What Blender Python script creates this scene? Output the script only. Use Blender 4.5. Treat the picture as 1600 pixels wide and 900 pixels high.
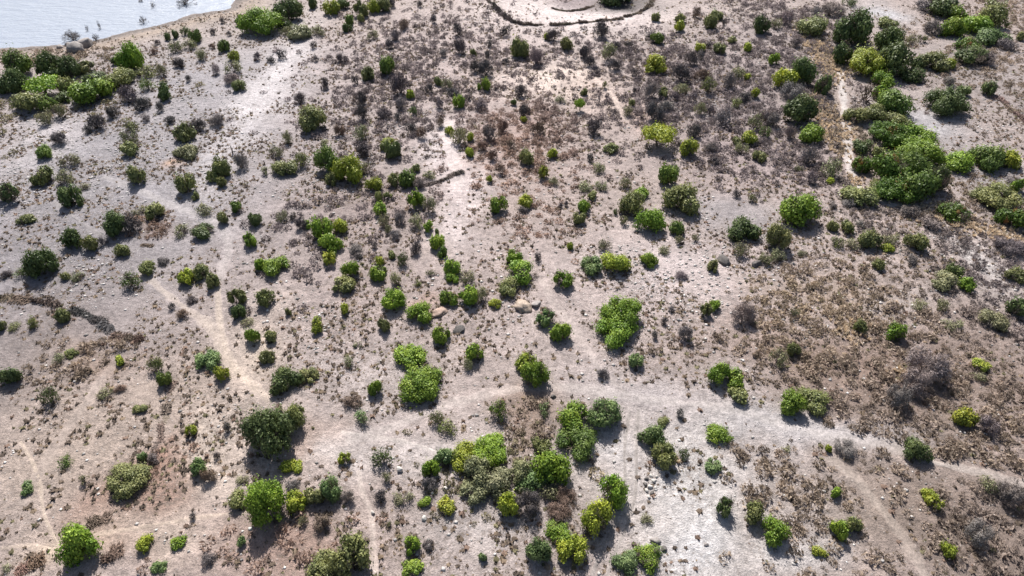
import bpy, math, random
import numpy as np
from mathutils import Vector

scene = bpy.context.scene
for o in list(bpy.data.objects):
    bpy.data.objects.remove(o)

# ------------------------------------------------------------------ camera
CAM_H, PITCH, FPX = 60.0, math.radians(42.0), 1067.0
cam_data = bpy.data.cameras.new("camera")
cam_data.sensor_width = 36.0
cam_data.lens = 36.0 * FPX / 1600.0
cam_data.clip_start, cam_data.clip_end = 0.5, 9000.0
cam = bpy.data.objects.new("camera", cam_data)
cam.location = (0, 0, CAM_H)
cam.rotation_euler = (math.pi / 2 - PITCH, 0, 0)
scene.collection.objects.link(cam)
scene.camera = cam

# ------------------------------------------------------------------ sky, sun, exposure
SUN_EL, SUN_AZ = math.radians(47.0), math.radians(-9.0)     # sun stands behind the plain, slightly to the west
SUN_DIR = Vector((math.sin(SUN_AZ) * math.cos(SUN_EL), math.cos(SUN_AZ) * math.cos(SUN_EL), math.sin(SUN_EL)))
world = bpy.data.worlds.new("World")
scene.world = world
world.use_nodes = True
wn = world.node_tree
bg = wn.nodes["Background"]
sky = wn.nodes.new("ShaderNodeTexSky")
sky.sky_type = 'NISHITA'
sky.sun_disc = False
sky.sun_elevation = SUN_EL
sky.sun_rotation = SUN_AZ
sky.air_density, sky.dust_density, sky.ozone_density = 1.0, 2.5, 1.0
wn.links.new(sky.outputs[0], bg.inputs[0])
bg.inputs[1].default_value = 0.065
sun_data = bpy.data.lights.new("sun", 'SUN')
sun_data.energy = 4.8
sun_data.angle = math.radians(0.6)
sun_data.color = (1.0, 0.96, 0.91)
sun = bpy.data.objects.new("sun", sun_data)
sun.rotation_euler = (-SUN_DIR).to_track_quat('-Z', 'Y').to_euler()
sun.location = (0, 0, 120)
scene.collection.objects.link(sun)
scene.view_settings.view_transform = 'Standard'
scene.view_settings.look = 'None'
scene.view_settings.exposure = 0.80
scene.view_settings.gamma = 1.0
scene.view_settings.use_curve_mapping = False
scene.cycles.use_denoising = True
scene.cycles.max_bounces = 6
scene.cycles.transparent_max_bounces = 4

# ------------------------------------------------------------------ helpers
rng = np.random.default_rng(7)
random.seed(7)
COL = scene.collection
LAKE_Z = -0.6
SP, CP = math.sin(PITCH), math.cos(PITCH)

def ray(px, py):
    u, v = (px - 800) / FPX, (450 - py) / FPX
    return u, CP + v * SP, -SP + v * CP

def on_plane(px, py, z=0.0):
    dx, dy, dz = ray(px, py)
    t = (z - CAM_H) / dz
    return np.array([dx * t, dy * t]), t

def vnoise(x, y, scale, seed=0):
    """smooth value noise in 0..1"""
    x = np.asarray(x, float) / scale + seed * 17.31
    y = np.asarray(y, float) / scale + seed * 9.77
    xi, yi = np.floor(x), np.floor(y)
    fx, fy = x - xi, y - yi
    fx, fy = fx * fx * (3 - 2 * fx), fy * fy * (3 - 2 * fy)
    def h(a, b):
        s = np.sin(a * 127.1 + b * 311.7 + seed * 74.7) * 43758.5453
        return s - np.floor(s)
    return (h(xi, yi) * (1 - fx) + h(xi + 1, yi) * fx) * (1 - fy) + (h(xi, yi + 1) * (1 - fx) + h(xi + 1, yi + 1) * fx) * fy

def seg_dist(x, y, pts):
    """distance to a polyline, and the side (positive = left of travel) of the closest segment"""
    best = np.full(x.shape, 1e9); side = np.zeros(x.shape)
    for (ax, ay), (bx, by) in zip(pts[:-1], pts[1:]):
        ex, ey = bx - ax, by - ay
        t = np.clip(((x - ax) * ex + (y - ay) * ey) / (ex * ex + ey * ey + 1e-9), 0, 1)
        qx, qy = x - (ax + t * ex), y - (ay + t * ey)
        d = np.hypot(qx, qy)
        m = d < best
        best = np.where(m, d, best)
        side = np.where(m, ex * (y - ay) - ey * (x - ax), side)
    return best, side

SHORE_PX = [(-60, 84), (0, 77), (50, 74), (90, 70), (130, 66), (155, 61), (190, 52), (225, 44), (262, 35), (300, 23), (335, 17), (358, 13), (366, 2), (372, -14)]
SHORE = [tuple(on_plane(px, py, LAKE_Z)[0]) for px, py in SHORE_PX]
SHORE = [(SHORE[0][0] - 400, SHORE[0][1] - 30), (SHORE[0][0] - 60, SHORE[0][1] - 4)] + SHORE + [(SHORE[-1][0] + 20, SHORE[-1][1] + 90), (SHORE[-1][0] + 120, SHORE[-1][1] + 600), (SHORE[-1][0] + 900, SHORE[-1][1] + 3000)]

def terrain(x, y):
    x = np.asarray(x, float); y = np.asarray(y, float)
    z = 0.9 * (vnoise(x, y, 46, 1) - 0.45) + 0.35 * (vnoise(x, y, 15, 2) - 0.5) + 0.16 * (vnoise(x, y, 4.2, 3) - 0.5) + 0.13 * (vnoise(x, y, 1.6, 4) - 0.5)
    z = np.maximum(z, -0.45)
    d, s = seg_dist(x, y, SHORE)
    d = np.where(s > 0, d, -d)                   # positive on the lake
    wob = 1.6 * (vnoise(x, y, 7, 5) - 0.5) + 0.9 * (vnoise(x, y, 2.2, 6) - 0.5)
    d = d + wob
    k = np.clip((d + 9) / 9, 0, 1); k = k * k * (3 - 2 * k)
    z = z * (1 - k) + (LAKE_Z) * k - np.clip(d, 0, 40) * 0.10
    return z

def at(px, py, lift=0.0):
    """point on the terrain (plus lift) seen at a pixel of the photograph; depth"""
    z = 0.0
    for _ in range(5):
        p, t = on_plane(px, py, z + lift)
        z = float(terrain(p[0], p[1]))
    return np.array([p[0], p[1], z]), t

def set_props(o, label=None, cat=None, group=None, kind=None):
    if label: o["label"] = label
    if cat: o["category"] = cat
    if group: o["group"] = group
    if kind: o["kind"] = kind
    return o

def mesh_from(name, verts, faces, mat=None, smooth=False, attrs=None):
    """fast mesh from numpy; faces: (n,3) or (n,4) array; attrs: {name: (type, per-vertex array)}"""
    me = bpy.data.meshes.new(name)
    verts = np.asarray(verts, np.float32); faces = np.asarray(faces, np.int32)
    n, k = faces.shape
    me.vertices.add(len(verts)); me.vertices.foreach_set("co", verts.ravel())
    me.loops.add(n * k); me.loops.foreach_set("vertex_index", faces.ravel())
    me.polygons.add(n); me.polygons.foreach_set("loop_start", np.arange(0, n * k, k, dtype=np.int32))
    if smooth:
        me.polygons.foreach_set("use_smooth", np.ones(n, bool))
    for an, (ty, arr) in (attrs or {}).items():
        a = me.attributes.new(an, ty, 'POINT')
        arr = np.asarray(arr, np.float32)
        if ty == 'FLOAT_COLOR':
            a.data.foreach_set("color", np.concatenate([arr, np.ones((len(arr), 1), np.float32)], 1).ravel())
        else:
            a.data.foreach_set("value", arr.ravel())
    me.update(calc_edges=True); me.validate()
    if mat: me.materials.append(mat)
    return me

def add(name, me, parent=None):
    o = bpy.data.objects.new(name, me)
    COL.objects.link(o)
    if parent is not None: o.parent = parent
    return o

def empty(name, loc, rz=0.0):
    o = bpy.data.objects.new(name, None)
    o.empty_display_size = 0.3
    COL.objects.link(o); o.location = loc; o.rotation_euler = (0, 0, rz)
    return o

# ------------------------------------------------------------------ materials
def new_mat(name):
    m = bpy.data.materials.new(name); m.use_nodes = True
    nt = m.node_tree; nt.nodes.clear()
    return m, nt, lambda t: nt.nodes.new(t), nt.links.new

def foliage_material(name, transl, rough, hue=(0.525, 0.470)):
    m, nt, N, L = new_mat(name)
    out = N("ShaderNodeOutputMaterial"); oi = N("ShaderNodeObjectInfo"); at_ = N("ShaderNodeAttribute"); at_.attribute_name = "tint"
    ramp = N("ShaderNodeMapRange"); ramp.inputs[3].default_value = 0.45; ramp.inputs[4].default_value = 1.75
    L(at_.outputs["Fac"], ramp.inputs[0])
    mul = N("ShaderNodeVectorMath"); mul.operation = 'SCALE'
    L(oi.outputs["Color"], mul.inputs[0]); L(ramp.outputs[0], mul.inputs[3])
    hs = N("ShaderNodeHueSaturation"); hr = N("ShaderNodeMapRange"); hr.inputs[3].default_value, hr.inputs[4].default_value = hue
    L(at_.outputs["Fac"], hr.inputs[0]); L(hr.outputs[0], hs.inputs["Hue"]); L(mul.outputs[0], hs.inputs["Color"])
    p = N("ShaderNodeBsdfPrincipled"); p.inputs["Roughness"].default_value = rough; p.inputs["Specular IOR Level"].default_value = 0.25
    L(hs.outputs[0], p.inputs["Base Color"])
    if transl > 0:
        tr = N("ShaderNodeBsdfTranslucent"); L(hs.outputs[0], tr.inputs[0])
        mx = N("ShaderNodeMixShader"); mx.inputs[0].default_value = transl
        L(p.outputs[0], mx.inputs[1]); L(tr.outputs[0], mx.inputs[2]); L(mx.outputs[0], out.inputs[0])
    else:
        L(p.outputs[0], out.inputs[0])
    return m

MAT_LEAF = foliage_material("leaf", 0.22, 0.5)
MAT_TWIG = foliage_material("dry_twig", 0.0, 0.85, (0.5, 0.5))

def attr_material(name, attr="tone", rough=0.95, transl=0.0, bump=0.0):
    m, nt, N, L = new_mat(name)
    out = N("ShaderNodeOutputMaterial"); a = N("ShaderNodeAttribute"); a.attribute_name = attr
    p = N("ShaderNodeBsdfPrincipled"); p.inputs["Roughness"].default_value = rough; p.inputs["Specular IOR Level"].default_value = 0.15
    L(a.outputs["Color"], p.inputs["Base Color"])
    if transl:
        tr = N("ShaderNodeBsdfTranslucent"); L(a.outputs["Color"], tr.inputs[0])
        mx = N("ShaderNodeMixShader"); mx.inputs[0].default_value = transl
        L(p.outputs[0], mx.inputs[1]); L(tr.outputs[0], mx.inputs[2]); L(mx.outputs[0], out.inputs[0])
    else:
        L(p.outputs[0], out.inputs[0])
    return m

MAT_TUFT = attr_material("dry_tuft", transl=0.3)
MAT_STONE_BITS = attr_material("stone_bits", rough=0.8)
MAT_SCRUB = attr_material("dry_scrub", transl=0.35)

def bark_material(name, c1, c2):
    m, nt, N, L = new_mat(name)
    out = N("ShaderNodeOutputMaterial"); p = N("ShaderNodeBsdfPrincipled"); p.inputs["Roughness"].default_value = 0.9
    tc = N("ShaderNodeTexCoord"); no = N("ShaderNodeTexNoise"); no.inputs["Scale"].default_value = 9; L(tc.outputs["Object"], no.inputs[0])
    mx = N("ShaderNodeMix"); mx.data_type = 'RGBA'; mx.inputs[6].default_value = (*c1, 1); mx.inputs[7].default_value = (*c2, 1)
    L(no.outputs[0], mx.inputs[0]); L(mx.outputs[2], p.inputs["Base Color"]); L(p.outputs[0], out.inputs[0])
    return m

MAT_BARK = bark_material("bark", (0.10, 0.075, 0.055), (0.22, 0.18, 0.14))

def rock_material(name, c1, c2, scale=2.5):
    m, nt, N, L = new_mat(name)
    out = N("ShaderNodeOutputMaterial"); p = N("ShaderNodeBsdfPrincipled"); p.inputs["Roughness"].default_value = 0.85
    tc = N("ShaderNodeTexCoord"); no = N("ShaderNodeTexNoise"); no.inputs["Scale"].default_value = scale; no.inputs["Detail"].default_value = 8; no.inputs["Roughness"].default_value = 0.7
    L(tc.outputs["Object"], no.inputs[0])
    rp = N("ShaderNodeMapRange"); rp.inputs[1].default_value = 0.35; rp.inputs[2].default_value = 0.65; L(no.outputs[0], rp.inputs[0])
    mx = N("ShaderNodeMix"); mx.data_type = 'RGBA'; mx.inputs[6].default_value = (*c1, 1); mx.inputs[7].default_value = (*c2, 1)
    L(rp.outputs[0], mx.inputs[0]); L(mx.outputs[2], p.inputs["Base Color"])
    b = N("ShaderNodeBump"); b.inputs["Strength"].default_value = 0.6; b.inputs["Distance"].default_value = 0.06; L(no.outputs[0], b.inputs["Height"]); L(b.outputs[0], p.inputs["Normal"])
    L(p.outputs[0], out.inputs[0])
    return m

MAT_ROCK_PALE = rock_material("pale_rock", (0.38, 0.35, 0.32), (0.62, 0.59, 0.55))
MAT_ROCK_GREY = rock_material("grey_rock", (0.16, 0.14, 0.135), (0.34, 0.31, 0.29))
MAT_ROCK_DARK = rock_material("dark_rock", (0.055, 0.05, 0.048), (0.15, 0.135, 0.125))
MAT_EARTH = rock_material("mound_earth", (0.22, 0.165, 0.13), (0.44, 0.36, 0.29), 4.0)
MAT_EARTH_RED = rock_material("red_mound_earth", (0.22, 0.15, 0.12), (0.40, 0.30, 0.25), 4.0)

def ground_material(name, attr, bump=1.0):
    m, nt, N, L = new_mat(name)
    out = N("ShaderNodeOutputMaterial"); p = N("ShaderNodeBsdfPrincipled")
    p.inputs["Roughness"].default_value = 0.75; p.inputs["Specular IOR Level"].default_value = 0.30
    tc = N("ShaderNodeTexCoord")
    a = N("ShaderNodeAttribute"); a.attribute_name = attr
    st = N("ShaderNodeAttribute"); st.attribute_name = "stony"
    col = a.outputs["Color"]
    def noise(scale, detail, rough=0.6):
        n = N("ShaderNodeTexNoise"); n.inputs["Scale"].default_value = scale; n.inputs["Detail"].default_value = detail; n.inputs["Roughness"].default_value = rough
        L(tc.outputs["Object"], n.inputs[0]); return n.outputs[0]
    def mult(colour, fac, lo, hi, f0=0.3, f1=0.7):
        r = N("ShaderNodeMapRange"); r.inputs[1].default_value = f0; r.inputs[2].default_value = f1; r.inputs[3].default_value = lo; r.inputs[4].default_value = hi
        L(fac, r.inputs[0])
        s = N("ShaderNodeVectorMath"); s.operation = 'SCALE'; L(colour, s.inputs[0]); L(r.outputs[0], s.inputs[3]); return s.outputs[0]
    n1, n2, n3 = noise(0.22, 5), noise(1.3, 6, 0.7), noise(6.0, 4, 0.7)
    col = mult(col, n1, 0.80, 1.12)
    col = mult(col, n2, 0.62, 1.20, 0.32, 0.66)
    col = mult(col, n3, 0.62, 1.26)
    # trodden dry-grass litter, thick where the tufts stand
    li = N("ShaderNodeAttribute"); li.attribute_name = "litter"
    n4 = noise(1.9, 7, 0.78)
    lm = N("ShaderNodeMapRange"); lm.inputs[1].default_value = 0.50; lm.inputs[2].default_value = 0.60; L(n4, lm.inputs[0])
    lf = N("ShaderNodeMath"); lf.operation = 'MULTIPLY'; L(lm.outputs[0], lf.inputs[0]); L(li.outputs["Fac"], lf.inputs[1])
    lf2 = N("ShaderNodeMath"); lf2.operation = 'MULTIPLY'; L(lf.outputs[0], lf2.inputs[0]); lf2.inputs[1].default_value = 0.75
    lx = N("ShaderNodeMix"); lx.data_type = 'RGBA'; lx.inputs[7].default_value = (0.17, 0.135, 0.115, 1); L(lf2.outputs[0], lx.inputs[0]); L(col, lx.inputs[6]); col = lx.outputs[2]
    # gravel: small pale and dark chips of stone
    vo = N("ShaderNodeTexVoronoi"); vo.inputs["Scale"].default_value = 2.6; L(tc.outputs["Object"], vo.inputs[0])
    sep = N("ShaderNodeSeparateColor"); L(vo.outputs["Color"], sep.inputs[0])
    near = N("ShaderNodeMapRange"); near.inputs[1].default_value = 0.26; near.inputs[2].default_value = 0.16; L(vo.outputs["Distance"], near.inputs[0])
    pick = N("ShaderNodeMapRange"); pick.inputs[1].default_value = 0.45; pick.inputs[2].default_value = 0.55; L(sep.outputs[0], pick.inputs[0])
    chip = N("ShaderNodeMath"); chip.operation = 'MULTIPLY'; L(near.outputs[0], chip.inputs[0]); L(pick.outputs[0], chip.inputs[1])
    chip2 = N("ShaderNodeMath"); chip2.operation = 'MULTIPLY'; L(chip.outputs[0], chip2.inputs[0]); L(st.outputs["Fac"], chip2.inputs[1])
    tone = N("ShaderNodeMix"); tone.data_type = 'RGBA'; tone.inputs[6].default_value = (0.12, 0.10, 0.09, 1); tone.inputs[7].default_value = (0.66, 0.63, 0.60, 1)
    pw = N("ShaderNodeMapRange"); pw.inputs[1].default_value = 0.35; pw.inputs[2].default_value = 0.5; L(sep.outputs[1], pw.inputs[0]); L(pw.outputs[0], tone.inputs[0])
    mx = N("ShaderNodeMix"); mx.data_type = 'RGBA'; L(chip2.outputs[0], mx.inputs[0]); L(col, mx.inputs[6]); L(tone.outputs[2], mx.inputs[7])
    L(mx.outputs[2], p.inputs["Base Color"])
    hsum = N("ShaderNodeMath"); hsum.operation = 'MULTIPLY_ADD'; L(n3, hsum.inputs[0]); hsum.inputs[1].default_value = 0.35; L(n2, hsum.inputs[2])
    hs2 = N("ShaderNodeMath"); hs2.operation = 'MULTIPLY_ADD'; L(chip2.outputs[0], hs2.inputs[0]); hs2.inputs[1].default_value = 0.25; L(hsum.outputs[0], hs2.inputs[2])
    b = N("ShaderNodeBump"); b.inputs["Strength"].default_value = 0.9 * bump; b.inputs["Distance"].default_value = 0.36; L(hs2.outputs[0], b.inputs["Height"]); L(b.outputs[0], p.inputs["Normal"])
    L(p.outputs[0], out.inputs[0])
    return m

MAT_GROUND = ground_material("dry_soil", "soil")
MAT_TRACK = ground_material("trodden_soil", "soil", 0.5)

def lake_material():
    m, nt, N, L = new_mat("lake_water")
    out = N("ShaderNodeOutputMaterial"); p = N("ShaderNodeBsdfPrincipled")
    p.inputs["Base Color"].default_value = (0.30, 0.335, 0.40, 1); p.inputs["Roughness"].default_value = 0.25; p.inputs["IOR"].default_value = 1.33
    tc = N("ShaderNodeTexCoord"); mp = N("ShaderNodeMapping"); mp.inputs["Rotation"].default_value = (0, 0, math.radians(8)); mp.inputs["Scale"].default_value = (0.22, 0.75, 1)
    L(tc.outputs["Object"], mp.inputs[0])
    n = N("ShaderNodeTexNoise"); n.inputs["Scale"].default_value = 1.0; n.inputs["Detail"].default_value = 5; n.inputs["Roughness"].default_value = 0.6; L(mp.outputs[0], n.inputs[0])
    b = N("ShaderNodeBump"); b.inputs["Strength"].default_value = 1.0; b.inputs["Distance"].default_value = 0.5; L(n.outputs[0], b.inputs["Height"]); L(b.outputs[0], p.inputs["Normal"])
    L(p.outputs[0], out.inputs[0])
    return m
MAT_LAKE = lake_material()

# ------------------------------------------------------------------ soil map (world-space patches measured in the photograph)
def blob(px, py, rx, ry):
    c, t = on_plane(px, py)
    sphi = -ray(px, py)[2] / math.sqrt(sum(v * v for v in ray(px, py)))
    return c[0], c[1], rx * t / FPX, ry * t / FPX / sphi

def gauss(x, y, b):
    cx, cy, rx, ry = b
    return np.exp(-(((x - cx) / rx) ** 2 + ((y - cy) / ry) ** 2))

SOIL_BASE = np.array([0.36, 0.295, 0.26])
# px, py, rx, ry, colour, strength
SOIL = [
    (200, 260, 330, 150, (0.290, 0.272, 0.276), 0.9), (330, 120, 200, 60, (0.31, 0.292, 0.296), 0.8), (60, 420, 200, 110, (0.265, 0.246, 0.248), 0.7),
    (430, 120, 40, 110, (0.46, 0.44, 0.43), 0.8), (60, 215, 60, 40, (0.40, 0.37, 0.36), 0.6), (60, 560, 160, 90, (0.24, 0.20, 0.18), 0.55),
    (700, 100, 220, 110, (0.37, 0.30, 0.275), 0.7), (900, 20, 150, 34, (0.50, 0.435, 0.40), 0.95), (880, 125, 90, 26, (0.54, 0.45, 0.38), 0.9), (950, 150, 60, 40, (0.48, 0.38, 0.31), 0.7),
    (1000, 180, 24, 20, (0.47, 0.33, 0.26), 0.6), (720, 320, 46, 90, (0.47, 0.41, 0.385), 0.9), (700, 230, 40, 34, (0.47, 0.42, 0.40), 0.8),
    (570, 330, 120, 50, (0.30, 0.235, 0.21), 0.7), (800, 240, 70, 60, (0.37, 0.275, 0.235), 0.7), (830, 190, 40, 30, (0.38, 0.275, 0.235), 0.6),
    (1140, 330, 90, 22, (0.325, 0.295, 0.285), 1.0), (1190, 348, 60, 22, (0.315, 0.285, 0.275), 1.0), (1120, 140, 150, 80, (0.28, 0.23, 0.22), 0.75), (1180, 240, 120, 50, (0.33, 0.265, 0.25), 0.6),
    (1440, 195, 60, 34, (0.36, 0.345, 0.34), 0.9), (1370, 20, 40, 14, (0.40, 0.39, 0.385), 0.8), (1550, 120, 120, 60, (0.30, 0.26, 0.24), 0.7), (1540, 270, 90, 40, (0.30, 0.275, 0.265), 0.7),
    (1060, 430, 180, 60, (0.42, 0.36, 0.335), 0.8), (700, 470, 200, 60, (0.37, 0.30, 0.27), 0.6), (880, 540, 120, 70, (0.38, 0.32, 0.29), 0.7),
    (1530, 410, 50, 40, (0.41, 0.385, 0.36), 0.8), (1420, 470, 120, 22, (0.40, 0.36, 0.33), 0.8), (1500, 500, 60, 40, (0.39, 0.35, 0.33), 0.7),
    (1330, 560, 180, 50, (0.29, 0.21, 0.165), 0.85), (1280, 450, 100, 26, (0.36, 0.28, 0.22), 0.7), (1450, 640, 180, 60, (0.28, 0.21, 0.165), 0.8), (1560, 560, 80, 130, (0.29, 0.22, 0.18), 0.7),
    (1380, 800, 190, 90, (0.29, 0.23, 0.185), 0.8), (1540, 820, 120, 110, (0.27, 0.21, 0.17), 0.8),
    (1250, 670, 200, 30, (0.355, 0.328, 0.312), 0.9), (1080, 760, 130, 120, (0.43, 0.405, 0.375), 0.95), (1090, 830, 60, 34, (0.455, 0.44, 0.42), 0.9), (1240, 870, 60, 24, (0.42, 0.39, 0.36), 0.8),
    (1000, 620, 160, 34, (0.365, 0.325, 0.305), 0.8), (940, 720, 40, 40, (0.42, 0.39, 0.365), 0.8), (640, 700, 160, 40, (0.41, 0.365, 0.335), 0.8), (580, 600, 110, 70, (0.38, 0.335, 0.31), 0.6),
    (760, 820, 120, 70, (0.38, 0.34, 0.31), 0.7), (380, 560, 60, 70, (0.47, 0.39, 0.31), 0.7), (200, 640, 200, 60, (0.37, 0.30, 0.25), 0.8), (120, 720, 220, 80, (0.37, 0.30, 0.245), 0.8),
    (330, 720, 70, 60, (0.46, 0.39, 0.32), 0.7), (215, 790, 70, 50, (0.34, 0.225, 0.17), 0.8), (240, 740, 30, 30, (0.38, 0.24, 0.18), 0.8), (180, 860, 90, 40, (0.38, 0.285, 0.225), 0.7),
    (85, 855, 50, 26, (0.46, 0.37, 0.28), 0.8), (430, 850, 110, 60, (0.35, 0.25, 0.20), 0.85), (480, 690, 40, 24, (0.42, 0.31, 0.25), 0.6), (150, 560, 60, 26, (0.33, 0.245, 0.19), 0.6),
    (260, 850, 60, 40, (0.41, 0.34, 0.28), 0.6), (820, 660, 60, 34, (0.30, 0.22, 0.17), 0.8), (270, 250, 16, 6, (0.45, 0.30, 0.21), 0.8), (685, 488, 16, 12, (0.42, 0.28, 0.22), 0.6),
    (1330, 200, 30, 60, (0.36, 0.28, 0.21), 0.6), (1290, 90, 26, 26, (0.42, 0.33, 0.23), 0.7), (960, 4, 60, 9, (0.13, 0.11, 0.105), 0.9), (890, 4, 40, 7, (0.30, 0.24, 0.23), 0.8),  # darkest patch, in the enclosure: dung floor with a tree's shadow painted in
    (540, 800, 50, 26, (0.35, 0.29, 0.25), 0.5), (235, 355, 36, 14, (0.28, 0.19, 0.15), 0.7), (1220, 60, 90, 40, (0.31, 0.26, 0.245), 0.6), (490, 420, 90, 60, (0.33, 0.27, 0.245), 0.6),
    (520, 700, 40, 12, (0.44, 0.40, 0.37), 0.6), (340, 40, 140, 30, (0.36, 0.31, 0.28), 0.5),
]
SOIL_B = [(blob(*s[:4]), np.array(s[4]), s[5]) for s in SOIL]
STONY = [(1060, 440, 190, 80, 1.0), (180, 240, 260, 110, 0.8), (160, 430, 90, 40, 0.8), (1450, 390, 120, 40, 0.9), (520, 270, 90, 60, 0.7), (1480, 735, 120, 12, 1.0), (1170, 480, 120, 70, 0.8),
         (640, 200, 60, 40, 0.7), (1120, 170, 120, 70, 0.6), (480, 510, 110, 60, 0.7), (1310, 130, 20, 30, 0.8), (1015, 755, 16, 20, 1.0), (1300, 370, 120, 40, 0.7), (1420, 850, 40, 40, 0.7), (1560, 200, 60, 40, 0.6)]
STONY_B = [(blob(*s[:4]), s[4]) for s in STONY]

# tracks and footpaths: (name, label, pixels, width in metres, colour)
PALE, GREYT, TAN = (0.45, 0.40, 0.365), (0.35, 0.32, 0.305), (0.49, 0.405, 0.32)
TRACKS = [
    ("footpath", [(222, 425), (255, 455), (290, 482), (325, 508), (346, 538), (360, 568), (388, 596), (422, 626)], 1.3, TAN),
    ("footpath", [(341, 440), (341, 480), (345, 515), (352, 548), (366, 574), (400, 612)], 0.8, TAN),
    ("footpath", [(160, 276), (205, 292), (240, 308), (285, 328), (330, 346), (352, 366), (356, 392), (346, 424), (341, 440)], 1.3, GREYT),
    ("footpath", [(85, 315), (105, 332), (130, 350), (158, 368)], 0.7, (0.22, 0.20, 0.19)),
    ("dirt_track", [(846, 436), (862, 468), (890, 505), (918, 548), (950, 590), (985, 622)], 1.1, (0.33, 0.285, 0.26)),
    ("dirt_track", [(540, 690), (600, 672), (668, 644), (740, 622), (820, 607), (900, 606), (1000, 622), (1080, 632), (1150, 640), (1220, 664), (1300, 682), (1380, 694), (1440, 712)], 1.5, (0.40, 0.36, 0.335)),
    ("dirt_track", [(532, 676), (580, 682), (640, 692), (690, 710), (730, 730)], 0.8, (0.44, 0.40, 0.37)),
    ("footpath", [(1310, 108), (1316, 140), (1320, 175), (1323, 210), (1327, 245), (1334, 280), (1356, 304), (1400, 322)], 1.6, (0.54, 0.51, 0.495)),
    ("footpath", [(32, 690), (58, 740), (68, 800), (84, 838), (98, 860)], 0.4, TAN),
    ("footpath", [(0, 858), (45, 853), (90, 858), (140, 838), (230, 822), (330, 806), (390, 800)], 0.5, (0.43, 0.35, 0.28)),
    ("footpath", [(1296, 712), (1330, 742), (1366, 782), (1404, 830), (1428, 868), (1450, 912)], 1.3, (0.40, 0.345, 0.30)),
    ("footpath", [(1440, 718), (1500, 732), (1556, 744), (1610, 762)], 1.5, (0.48, 0.45, 0.42)),
    ("dirt_track", [(1416, 86), (1450, 76), (1480, 66), (1500, 52)], 2.2, (0.17, 0.15, 0.14)),
    ("footpath", [(980, 190), (965, 165), (950, 140), (930, 122)], 0.9, (0.50, 0.41, 0.35)),
    ("footpath", [(560, 735), (566, 770), (580, 800), (583, 850), (585, 905)], 0.6, (0.43, 0.37, 0.33)),
    ("footpath", [(700, 190), (702, 225), (712, 260), (716, 300)], 2.0, (0.49, 0.43, 0.41)),
    ("footpath", [(1398, 318), (1430, 323), (1465, 336), (1505, 351), (1550, 363), (1608, 375)], 1.5, (0.52, 0.45, 0.36)),
    ("dry_wash", [(186, 560), (160, 590), (138, 625), (112, 660), (84, 700), (58, 745), (30, 790)], 1.1, (0.25, 0.21, 0.19)),
    ("wheel_track", [(984, 640), (976, 700), (976, 760), (962, 815), (936, 870), (922, 910)], 0.45, (0.27, 0.24, 0.225)),
    ("wheel_track", [(998, 640), (994, 700), (994, 760), (982, 815), (958, 870), (946, 910)], 0.45, (0.27, 0.24, 0.225)),
]
TRACK_W = []
for nm, pts, w, c in TRACKS:
    P = [at(*p)[0][:2] for p in pts]
    Q = []
    for i in range(len(P) - 1):                    # Catmull-Rom
        p0, p1, p2, p3 = P[max(i - 1, 0)], P[i], P[i + 1], P[min(i + 2, len(P) - 1)]
        n = max(2, int(np.hypot(*(p2 - p1)) / 0.6))
        for t in np.arange(n) / n:
            Q.append(0.5 * (2 * p1 + (p2 - p0) * t + (2 * p0 - 5 * p1 + 4 * p2 - p3) * t * t + (3 * p1 - p0 - 3 * p2 + p3) * t ** 3))
    Q.append(P[-1])
    TRACK_W.append((nm, np.array(Q), w, np.array(c)))

def soil_at(x, y):
    col = np.tile(SOIL_BASE, (len(x), 1)); wsum = np.ones(len(x))
    acc = col.copy()
    wx, wy = x + 5 * (vnoise(x, y, 9, 21) - 0.5) + 2.5 * (vnoise(x, y, 3, 22) - 0.5), y + 5 * (vnoise(x, y, 9, 23) - 0.5) + 2.5 * (vnoise(x, y, 3, 24) - 0.5)
    for b, c, s in SOIL_B:
        g = gauss(wx, wy, b) * s
        g = np.clip(g * 1.3, 0, 1)[:, None]
        acc = acc * (1 - g) + c * g
    lum = acc.mean(1, keepdims=True)
    return acc * (lum / 0.31) ** 0.6 * np.array([0.955, 0.95, 1.0])

def track_mask(x, y, feather=0.9):
    m = np.zeros(len(x))
    for nm, Q, w, c in TRACK_W:
        lo, hi = Q.min(0) - 4, Q.max(0) + 4
        idx = np.nonzero((x > lo[0]) & (x < hi[0]) & (y > lo[1]) & (y < hi[1]))[0]
        if len(idx) == 0: continue
        d, _ = seg_dist(x[idx], y[idx], Q[::3] if len(Q) > 8 else Q)
        k = np.clip(1 - (d - w * 0.5) / feather, 0, 1)
        m[idx] = np.maximum(m[idx], k)
    return m

def stony_at(x, y):
    s = np.full(len(x), 0.25)
    for b, k in STONY_B:
        s = np.maximum(s, gauss(x, y, b) * k * 1.2)
    return np.clip(s, 0, 1)

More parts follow.
